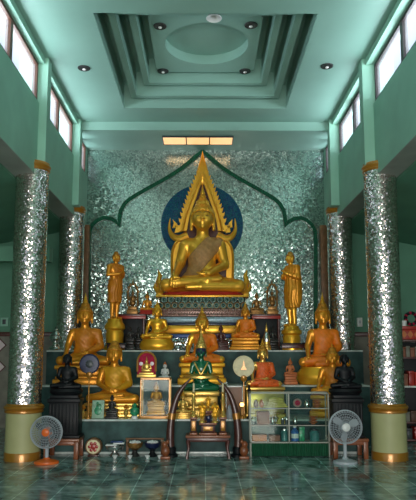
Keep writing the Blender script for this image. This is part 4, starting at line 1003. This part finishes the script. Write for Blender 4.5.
# ================================================================== black monk statues on pedestals
for sx, pc, px0, px1, lb in ((-1, 66, 43.5, 79, 'left'), (1, 346, 333, 369, 'right')):
    yb = 9.17; x = Xp(pc, yb, .7)
    xa = Xp(px0, yb-.2, .2); xb = Xp(px1, yb-.2, .2)
    t = empty('low_table', ((xa+xb)/2, yb, 0), 0, 'low red brown wooden table under the %s black statue pedestal' % lb, 'table', 'low red brown tables')
    hw = (xb-xa)/2; h = .285
    MB().bbox(-hw, hw, -.22, .22, h-.04, h, .006).build('tabletop', 'redwood', t)
    MB().bbox(-hw+.03, hw-.03, -.195, .195, h-.09, h-.041, .006).build('apron', 'redwood', t)
    for ax in (-1, 1):
        for ay in (-1, 1): MB().bbox(ax*(hw-.04)-.032, ax*(hw-.04)+.032, ay*.18-.03, ay*.18+.03, 0, h-.041, .008).build('leg', 'redwood', t)
    zt = h+.001
    t = empty('black_pedestal', (x, yb+.01, zt), 0, 'tall black ribbed pedestal under the %s black seated statue' % lb, 'pedestal', 'black statue pedestals')
    w0 = 31*mpp(yb)/2
    z1 = Zp(402, yb)-zt
    MB().bbox(-w0*1.04, w0*1.04, -.17, .17, 0, .04, .008).build('foot', 'black', t)
    m_ = MB().bbox(-w0*.93, w0*.93, -.15, .15, .04, z1, .01)
    for k in range(9):
        xx = -w0*.85+w0*1.7*k/8; m_.bbox(xx-.013, xx+.013, -.158, -.149, .06, z1-.02, .004)
    m_.build('ribbed_body', 'black', t)
    z2 = Zp(388.5, yb)-zt
    m_ = MB().bbox(-w0*1.02, w0*1.02, -.17, .17, z1, z1+(z2-z1)*.3, .01).bbox(-w0*.9, w0*.9, -.15, .15, z1+(z2-z1)*.3, z1+(z2-z1)*.55, .01)
    m_.lathe([(0, z1+(z2-z1)*.55), (.92, z1+(z2-z1)*.55), (1.08, z1+(z2-z1)*.8), (1.0, z2), (0, z2)], 28, sx=w0, sy=.165)
    m_.build('lotus_top', 'black', t)
    s_ = seated('seated_monk', 'black seated monk statue on the %s black pedestal' % lb, 'statue', (x, yb+.01, zt+z2+.001), W(32, yb)*.98, 'medit', 'black', 'robe', 'black', hair_on=False, finial=None, zs=1.08, group=None)

# ================================================================== display cabinet
yc = 9.295; xa = Xp(250.5, 9.2, .6); xb = Xp(328.5, 9.2, .6); xm = (xa+xb)/2; hw = (xb-xa)/2; D = .105
t = empty('display_cabinet', (xm, yc, 0), 0, 'low aluminium and glass display cabinet with green pleated skirt', 'cabinet')
zs_ = [Zp(y, 9.2) for y in (442.5, 425.5, 408.5, 393)]
r = .009
f_ = MB()
for x in (-hw, 0-.01, hw):
    for y in (-D, D):
        f_.box(x-r, x+r, y-r, y+r, zs_[0] if x not in (-hw, hw) else 0, zs_[3])
for z_ in (zs_[0], zs_[3]):
    for y in (-D, D): f_.box(-hw-r, hw+r, y-r, y+r, z_-r, z_+r)
    for x in (-hw, hw): f_.box(x-r, x+r, -D-r, D+r, z_-r, z_+r)
for z_ in zs_[1:3]: f_.box(-hw+r, hw-r, -D-r*.6, -D+r*.6, z_-r*.7, z_+r*.7)
f_.build('frame', 'alu', t, smooth=False)
for z_ in zs_[1:3]: MB().box(-hw+r, hw-r, -D+r, D-r, z_-.004, z_+.004).build('glass_shelf', 'glass', t, smooth=False)
MB().box(-hw+r, hw-r, -D+r, D-r, zs_[0]-.006, zs_[0]+.006).build('bottom_shelf', 'alu', t, smooth=False)
MB().box(-hw+r, hw-r, -D-.002, -D+.001, zs_[0]+r, zs_[3]-r).build('glass_front', 'glass', t, smooth=False)
MB().box(-hw+r, hw-r, -D+r, D-r, zs_[3]-.003, zs_[3]+.003).build('glass_top', 'glass', t, smooth=False)
MB().box(-hw+r, hw-r, D-.002, D+.002, zs_[0]+r, zs_[3]-r).build('glass_back', 'glass', t, smooth=False)
n = 160; vs = []; fs = []
for k in range(n+1):
    x = -hw+.014+(2*hw-.028)*k/n; yq = -D-.008-.010*math.sin(k*2*PI/5.3)
    for z_ in (.012, zs_[0]-r): vs.append((x, yq*(1.0 if z_ > .1 else 1.04), z_))
fs = [(2*k, 2*k+2, 2*k+3, 2*k+1) for k in range(n)]
m_ = MB().add(vs, fs); m_.add([(x, y+.006, z_) for x, y, z_ in vs], [q[::-1] for q in fs]); m_.build('pleated_skirt', 'green_cloth', t)
# goods in the cabinet
def on_shelf(name, px, lev, label, cat, dy=0, group=None): return empty(name, (Xp(px, yc, .7), yc+dy, zs_[lev]+.009), 0, label, cat, group)
for px, wp, hp, lev, mt, lb in ((263, 12, 12, 1, 'brownbox', 'brown card box on the middle shelf at the left of the cabinet'), (259, 14, 6, 0, 'terra', 'terracotta red flat box on the bottom shelf of the cabinet, left end'), (274, 10, 5.5, 0, 'brownbox', 'small brown flat box on the bottom shelf beside the terracotta one'),
                            (301, 5, 13.5, 0, 'jade', 'narrow green carton beside the blue bottle in the cabinet')):
    b = on_shelf('box', px, lev, lb, 'box'); w2 = wp*u/2; h2 = hp*u
    MB().bbox(-w2, w2, -.06, .06, 0, h2*.8, .004).build('carton', mt, b); MB().bbox(-w2-.003, w2+.003, -.063, .063, h2*.8+.0005, h2, .004).build('lid', mt, b)
for px, wp, lev, lb in ((277, 21, 2, 'folded olive yellow cloth on the top shelf, left half of the cabinet'), (281.5, 11, 1, 'folded olive yellow cloth on the middle shelf beside the brown box')):
    b = on_shelf('folded_cloth', px, lev, lb, 'cloth'); w2 = wp*u/2
    m_ = MB()
    for k in range(4):
        m_.bbox(-w2+.014*k, w2-.02*k, -.03+.006*k, .075, k*.026, k*.026+.025, .011)
    o = m_.build('folds', 'olive', b)
    m_ = MB().tube([(-w2*.7, .02, .112), (-w2*.2, .015, .13), (w2*.6, .03, .112)], [.02, .028, .012], 10).build('loose_fold', 'olive', b)
def bottle(px, lev, h, r_, mt, cap, lb):
    b = on_shelf('bottle', px, lev, lb, 'bottle')
    MB().lathe([(0, 0), (r_, 0), (r_, h*.62), (r_*.8, h*.72), (r_*.4, h*.80), (r_*.38, h*.9), (0, h*.9)], 18).build('body', mt, b)
    MB().lathe([(r_*.45, h*.901), (r_*.45, h), (0, h)], 14).build('cap', cap, b)
    MB().lathe([(r_*1.01, h*.2), (r_*1.02, h*.21), (r_*1.02, h*.5), (r_*1.01, h*.51)], 18).build('label', 'white', b)
bottle(294.5, 0, 14*u, .058, 'blue', 'white', 'blue bottle with white band on the bottom shelf of cabinet')
for px, lev, mt, lb in ((256, 2, 'pinkcard', 'small pinkish jar on the top shelf at the left end of cabinet'), (261.5, 2, 'terra', 'small terracotta jar on the top shelf beside the pinkish one'), (272.2, 1, 'silver', 'small silver cup on the middle shelf of cabinet'), (295, 1, 'silver', 'small silver cup on the middle shelf right of the centre post'), (307, 2, 'silver', 'small silver cup on top shelf between round tin and orange bowls')):
    b = on_shelf('jar', px, lev, lb, 'jar')
    MB().lathe([(0, 0), (.025, 0), (.035, .03), (.034, .06), (.022, .085), (.026, .095), (0, .095)], 16).build('body', mt, b); MB().lathe([(.024, .0955), (.012, .112), (0, .118)], 12).build('lid', mt, b)
b = on_shelf('round_tin', 297.5, 2, 'round pink and white tin standing on the top shelf of cabinet', 'tin')
TM = Matrix.Translation((0, 0, .065)) @ Matrix.Rotation(PI/2, 4, 'X')
MB().lathe([(0, -.02), (.062, -.02), (.064, 0), (.062, .02), (0, .02)], 24, T=TM).build('tin', 'pinkcard', b); MB().lathe([(0, .0205), (.04, .0205), (.038, .026), (0, .026)], 20, T=TM).build('painted_flower', 'magenta', b)
for px, lev, lb in ((317, 2, 'stack on the top shelf at the right of cabinet'), (313, 1, 'stack on the middle shelf at the right of cabinet')):
    for k in range(3):
        b = on_shelf('orange_bowl', px, lev, ('bottom', 'middle', 'topmost')[k]+' orange bowl of the '+lb, 'bowl', group='orange bowls in the cabinet'); b.location.z += k*.0385
        MB().lathe([(0, 0), (.03, 0), (.028, .008), (.062, .028), (.07, .036), (.062, .037), (.03, .014), (0, .012)], 20).build('bowl', 'terra', b)
for k, px in enumerate((282, 286)):
    b = on_shelf('dark_tin', px, 1, ('dark tin beside' if k == 0 else 'dark tin right of its twin beside')+' the cabinet centre post, middle shelf', 'tin', -.06)
    MB().lathe([(0, 0), (.024, 0), (.024, .075), (0, .075)], 16).build('body', 'dkgrey', b); MB().lathe([(.026, .0755), (.026, .09), (0, .092)], 16).build('lid', 'silver', b)
b = on_shelf('glass_jar', 284, 0, 'clear glass jar on bottom shelf left of the centre post', 'jar'); MB().lathe([(0, 0), (.05, 0), (.052, .13), (.04, .15), (0, .15)], 18).build('body', 'teal_vase', b); MB().lathe([(.042, .1505), (.042, .175), (0, .178)], 18).build('lid', 'silver', b)
b = on_shelf('glass_jar', 314, 0, 'dark teal jar on bottom shelf at the right of cabinet', 'jar'); MB().lathe([(0, 0), (.07, 0), (.075, .12), (.05, .15), (0, .15)], 18).build('body', 'teal_vase', b); MB().lathe([(.052, .1505), (.052, .17), (0, .175)], 18).build('lid', 'dkgrey', b)

# ================================================================== fans on the floor
def fan(px, py, rpx, yb, ybase, ring_m, hub_m, blade_m, base_m, label, halo):
    x = Xp(px, yb, .3); zc = Zp(py, yb-.05); R_ = rpx*mpp(yb)
    t = empty('pedestal_fan', (x, yb, 0), 0, label, 'fan', 'electric fans')
    MB().lathe([(0, 0), (.165, 0), (.17, .012), (.165, .03), (.12, .045), (.05, .06), (.032, .08), (0, .08)], 32, sy=.85).build('base', base_m, t)
    MB().lathe([(.026, .078), (.024, zc-R_*.5)], 16).build('post', 'grey_plastic' if ring_m != 'dkgrey' else 'white', t)
    MB().lathe([(.032, zc-R_*.62), (.034, zc-R_*.5), (.03, zc-.05), (0, zc-.05)], 16).build('neck', base_m, t)
    TM = Matrix.Translation((0, -.05, zc)) @ Matrix.Rotation(PI/2, 4, 'X')
    MB().lathe([(0, -.17), (.045, -.165), (.06, -.13), (.062, -.04), (.05, -.02), (0, -.02)], 20, T=TM).build('motor', base_m, t)
    g_ = MB()
    def ringc(rr, y, w_): g_.tube([(rr*math.cos(a), y, zc+rr*math.sin(a)) for a in [2*PI*k/40 for k in range(40)]], w_, 6, closed=True)
    ringc(R_, -.055, .009); ringc(R_*.985, -.10, .004); ringc(R_*.985, -.01, .004)
    for q in (.45, .62, .78, .9): ringc(R_*q, -.05-.062*(1-q*q*.6), .0026)
    for k in range(36):
        a = 2*PI*k/36; ca, sa = math.cos(a), math.sin(a)
        g_.tube([(R_*.25*ca, -.115, zc+R_*.25*sa), (R_*.7*ca, -.105, zc+R_*.7*sa), (R_*.985*ca, -.06, zc+R_*.985*sa)], .0024, 4)
        g_.tube([(R_*.25*ca, .02, zc+R_*.25*sa), (R_*.7*ca, .01, zc+R_*.7*sa), (R_*.985*ca, -.05, zc+R_*.985*sa)], .0022, 4)
    g_.build('guard', ring_m, t)
    MB().lathe([(0, .055), (R_*.24, .055), (R_*.25, .062), (R_*.20, .07), (0, .074)], 24, T=TM).build('badge', hub_m, t)
    for k in range(3):
        b = MB(); nn2 = 8; vs = []
        for side in (0, 1):
            for i in range(nn2+1):
                rr = R_*(.18+.68*i/nn2); half_ = .62*math.sin(PI*(.18+.74*i/nn2))**.7
                for s_ in (-1, 0, 1):
                    a = 2*PI*k/3+.4+s_*half_*.62
                    vs.append((rr*math.cos(a), -.05+s_*.022+(.002 if side else -.002), zc+rr*math.sin(a)))
        m3 = (nn2+1)*3; fs = []
        for side in (0, 1):
            for i in range(nn2):
                for j in (0, 1):
                    q = (side*m3+i*3+j, side*m3+i*3+j+1, side*m3+(i+1)*3+j+1, side*m3+(i+1)*3+j); fs.append(q if side else q[::-1])
        edge = [i*3 for i in range(nn2+1)]+[nn2*3+1]+[i*3+2 for i in range(nn2, -1, -1)]+[1]
        for i in range(len(edge)):
            a_, b_ = edge[i], edge[(i+1) % len(edge)]; fs.append((a_, b_, m3+b_, m3+a_))
        b.add(vs, fs).build('blade', blade_m, t)
    return t
fan(47.5, 432, 15.2, 8.68, 461, 'grey_plastic', 'orange_plastic', 'dkgrey', 'orange_plastic', 'small electric fan with orange base and hub by the left column', 0)
fan(345, 427, 16.0, 8.66, 462, 'grey_plastic', 'white', 'grey_plastic', 'grey_plastic', 'grey electric fan standing on the floor before the right black statue', 0)
# badge mark of the grey fan
# ================================================================== offerings on the floor, left
x = Xp(93.5, 9.25, .2)
t = empty('painted_gong', (x, 9.30, 0), 0, 'round red and gold drum standing on edge on the floor', 'drum')
R_ = 8.4*mpp(9.25); TM = Matrix.Translation((0, 0, R_+.012)) @ Matrix.Rotation(PI/2, 4, 'X')
MB().lathe([(0, -.06), (R_*.9, -.06), (R_, -.03), (R_, .03), (R_*.9, .06), (0, .06)], 32, T=TM).build('shell', 'wood', t)
MB().lathe([(0, .0605), (R_*.80, .0605), (R_*.78, .066), (0, .068)], 32, T=TM).build('skin', 'cream', t)
f_ = MB()
for k in range(6): f_.ell((R_*.42*math.cos(k*PI/3), -.068, R_+.012+R_*.42*math.sin(k*PI/3)), (R_*.2, .004, R_*.2), 12)
f_.ell((0, -.068, R_+.012), (R_*.3, .006, R_*.3), 14); f_.build('painted_flower', 'red', t)
MB().bbox(-R_*.6, R_*.6, -.08, .08, 0, .02, .006).build('cradle', 'dkred', t)
def pedestal_bowl(px, y, h, r_, mt, lb, foot_m=None, lid=None):
    t = empty('offering_bowl', (Xp(px, y, .15), y, 0), 0, lb, 'bowl', 'pedestal offering bowls')
    MB().lathe([(0, 0), (r_*.6, 0), (r_*.62, .012), (r_*.34, .05), (r_*.28, h*.42), (r_*.4, h*.5), (0, h*.5)], 26).build('foot', foot_m or mt, t)
    MB().lathe([(0, h*.501), (r_*.42, h*.502), (r_*.86, h*.66), (r_, h*.92), (r_, h), (r_*.94, h), (r_*.82, h*.70), (0, h*.60)], 28).build('bowl', mt, t)
    return t
b1 = pedestal_bowl(115, 9.24, .155, .135, 'silver', 'silver pedestal tray with white cloth on the floor, leftmost of the three bowls')
f_ = tag(MB().bbox(-.13, .03, -.06, .05, .0, .022, .008).bbox(-.02, .14, -.05, .06, .022, .045, .008).build('folded_cloth', 'white'), 'folded white and pale cloth lying on the silver pedestal tray', 'cloth'); f_.location = (b1.location.x, 9.24, .156)
f_ = tag(MB().bbox(-.08, .10, -.05, .06, 0, .02, .008).build('folded_cloth', 'navyband'), 'folded dark blue cloth lying on the white cloth of silver tray', 'cloth'); f_.location = (b1.location.x+.02, 9.235, .2025)
b2 = pedestal_bowl(135, 9.24, .20, .115, 'bronze', 'bronze pedestal bowl with white flowers on the floor, middle of three bowls', 'blackbronze')
b3 = pedestal_bowl(152.5, 9.24, .20, .115, 'navy', 'dark blue pedestal bowl with white flowers on the floor, rightmost of three bowls', 'black')
for bb, lb in ((b2, 'heap of white flowers in the bronze pedestal bowl'), (b3, 'heap of white flowers in the dark blue pedestal bowl')):
    m_ = MB(); rng = random.Random(3)
    for k in range(26):
        a = rng.random()*2*PI; q = .075*math.sqrt(rng.random()); m_.ell((q*math.cos(a), q*math.sin(a), .012+.02*(1-q/.08)+.008*rng.random()), (.02, .02, .014), 8)
    o = tag(m_.build('flower_heap', 'white'), lb, 'flowers', kind='stuff'); o.location = (bb.location.x, bb.location.y, .185)
for px, lb in ((114.5, 'little white porcelain cup on the floor in front of the silver tray'), (129.5, 'little white porcelain cup on the floor in front of the bronze bowl'), (147, 'little white porcelain cup on the floor in front of dark blue bowl'), (159.4, 'little white porcelain cup on the floor beside the left wooden ornament')):
    yq = 9.06; t = empty('porcelain_cup', (Xp(px+.5, yq, .03), yq, 0), 0, lb, 'cup', 'white porcelain cups')
    MB().lathe([(0, 0), (.018, 0), (.02, .006), (.034, .03), (.036, .045), (.031, .045), (.026, .02), (0, .012)], 16).build('cup', 'white', t)
t = empty('long_bench', (Xp(145, 9.40, .2), 9.398, 0), 0, 'long narrow wooden shelf against the altar foot behind the bowls', 'bench')
hw = W(38, 9.4)/2; zt = Zp(438, 9.38)
MB().bbox(-hw, hw, -.03, .03, zt-.02, zt, .005).build('plank', 'wood', t)
for ax in (-1, 1): MB().bbox(ax*(hw-.03)-.02, ax*(hw-.03)+.02, -.025, .025, 0, zt-.0205, .004).build('leg', 'wood', t)

# ================================================================== right aisle bookcase
ybk = 10.6; xa = Xp(398, ybk, 1.2)+.02; xb = xa+1.35; D = .32
t = empty('bookcase', ((xa+xb)/2, ybk+D/2, 0), 0, 'dark wooden shelf unit in the right aisle behind the column', 'shelf unit')
hw = (xb-xa)/2; zt = Zp(339.5, ybk); lev = [.05, Zp(421, ybk)-.02, Zp(386, ybk), Zp(357, ybk), zt]
MB().bbox(-hw, hw, -D/2, D/2, zt-.035, zt, .004).build('top_board', 'dkred', t)
for ax in (-1, 0, 1): MB().bbox(ax*(hw-.015)-.015, ax*(hw-.015)+.015, -D/2, D/2, 0, zt-.036, .003).build('upright', 'dkred', t)
for z_ in lev[:-1]:
    for ax in (-1, 1): MB().bbox(min(ax*.017, ax*(hw-.032)), max(ax*.017, ax*(hw-.032)), -D/2+.005, D/2-.03, z_-.03, z_, .003).build('shelf', 'nosing' if z_ == lev[2] else 'dkred', t)
MB().bbox(-hw+.03, hw-.03, D/2-.02, D/2, .02, zt-.04, .003).build('back_board', 'black', t)
bx_c = (xa+xb)/2
def on_case(name, px, lv, lb, cat, group=None): return empty(name, (Xp(px, ybk+.12, 1.3), ybk+.14, lev[lv]+.001), 0, lb, cat, group)
b = empty('red_trunk', (Xp(410, ybk+.1, 1.7), ybk+.15, zt+.001), 0, 'red trunk with orange diamond pattern on top of the aisle shelf unit', 'trunk')
hR = Zp(326, ybk+.02)-zt
MB().bbox(-.165, .165, -.11, .11, 0, hR*.75, .01).build('body', 'red', b); MB().bbox(-.17, .17, -.115, .115, hR*.752, hR, .012).build('lid', 'red', b)
f_ = MB()
for k in range(3): f_.prism([(-.11+.11*k-.05, hR*.37), (-.11+.11*k, hR*.08), (-.11+.11*k+.05, hR*.37), (-.11+.11*k, hR*.68)], -.116, -.1105)
f_.build('diamond_pattern', 'terra', b)
b2_ = empty('white_cup', (Xp(404.5, ybk+.12, 1.8), ybk+.10, zt+hR+.002), 0, 'white cup standing on the red trunk in the right aisle', 'cup'); MB().lathe([(0, 0), (.04, 0), (.046, .05), (.05, .095), (.044, .095), (.038, .02), (0, .012)], 18).build('cup', 'white', b2_)
b2_ = empty('dark_wreath', (Xp(412.5, ybk+.15, 1.9), ybk+.17, zt+hR+.002), 0, 'dark round wreath of black and maroon flowers on the red trunk', 'wreath')
m_ = MB(); m2 = MB()
for k in range(22):
    a = 2*PI*k/22; (m_ if k % 3 else m2).ell((.10*math.cos(a), .01*math.sin(3*a), .135+.10*math.sin(a)), (.034, .035, .03), 8)
m_.tube([(.10*math.cos(a), 0, .135+.10*math.sin(a)) for a in [2*PI*k/24 for k in range(24)]], .02, 8, closed=True)
m_.build('leaves', 'black', b2_); m2.build('blossoms', 'magenta', b2_)
shelf_things = [(403, 3, .05, .17, 'brownbox'), (407.5, 3, .045, .19, 'dado'), (412, 3, .05, .16, 'brownbox'), (417, 3, .05, .18, 'dado'),
                (404, 2, .055, .20, 'brownbox'), (410, 2, .06, .25, 'red'), (415.5, 2, .05, .23, 'cushion'), (421, 2, .05, .22, 'brownbox'),
                (404.5, 1, .06, .16, 'dado'), (411, 1, .07, .18, 'winwood'), (417.5, 1, .06, .15, 'dado'), (414, 0, .07, .20, 'red'), (406, 0, .06, .18, 'dkgrey')]
cn = {'brownbox': 'brown', 'dado': 'grey', 'red': 'red', 'cushion': 'crimson', 'winwood': 'dull brown', 'dkgrey': 'dark grey'}
pos = {3: 'top compartment', 2: 'second compartment', 1: 'third compartment', 0: 'bottom compartment'}
from collections import Counter
seen = Counter()
for px, lv, hw_, h_, mt in shelf_things:
    key = (lv, mt); seen[key] += 1
    later = ' farther from the column' if seen[key] > 1 else (' nearest the column' if sum(1 for q in shelf_things if (q[1], q[4]) == key) > 1 else '')
    h_ = min(h_, (lev[lv+1]-.036 if lv < 3 else zt-.036)-lev[lv]-.012)
    b = on_case('binder_box', px, lv, '%s file box in the %s of the aisle shelf unit%s' % (cn[mt], pos[lv], later), 'box', 'file boxes in the aisle shelf unit')
    k = .72; MB().bbox(-hw_*k, hw_*k, -.10, .10, 0, h_*.8, .006).build('carton', mt, b)
    MB().bbox(-hw_*k-.004, hw_*k+.004, -.104, .104, h_*.8+.001, h_, .006).build('lid', mt, b)
# wall fittings
x = Xp(360, BW-.03, 2.0)
t = empty('wall_switch_box', (x, BW-.03, Zp(321.5, BW)), 0, 'white switch box on the green end wall of right aisle', 'switch')
MB().bbox(-.055, .055, -.03, .028, -.11, .08, .01).build('box', 'white', t); MB().bbox(-.02, .02, -.04, -.0305, -.04, .02, .004).build('rocker', 'grey_plastic', t)
x = Xp(4.5, BW-.03, 2.0)
t = empty('wall_socket', (x, BW-.03, Zp(322, BW)), 0, 'green painted wall socket on the end wall of left aisle', 'socket')
MB().bbox(-.08, .08, -.012, .028, -.09, .09, .006).build('plate', 'teal', t); MB().bbox(-.035, .035, -.02, -.0125, -.05, .05, .004).build('outlet', 'dkgrey', t)

# ================================================================== light
w = bpy.data.worlds.new('world'); scn.world = w; w.use_nodes = True
bg = w.node_tree.nodes['Background']; bg.inputs[0].default_value = (.70, .83, 1.0, 1); bg.inputs[1].default_value = .52
def area(name, loc, rot, sx, sy, e, col):
    l = bpy.data.lights.new(name, 'AREA'); l.shape = 'RECTANGLE'; l.size = sx; l.size_y = sy; l.energy = e; l.color = col
    o = bpy.data.objects.new(name, l); COL.objects.link(o); o.location = loc; o.rotation_euler = rot; return o
area('entrance_fill', (0, Y0-.8, 1.4), (math.radians(108), 0, 0), 5.0, 2.6, 370, (1.0, .95, .87))  # unseen fill lamp added behind the camera, tilted up to brighten the ceiling
for sx in (-1, 1):                                   # unseen fill lamps added over the aisle roofs, imitating sunlit bounce
    area('roof_bounce_fill', (sx*4.0, 8.0, 4.75), (0, sx*math.radians(128), 0), 1.3, 9.0, 480, (.95, .97, 1.0))
scn.view_settings.view_transform = 'Standard'; scn.view_settings.look = 'None'
scn.view_settings.gamma = 1; scn.view_settings.use_curve_mapping = False
scn.view_settings.exposure = 0.62
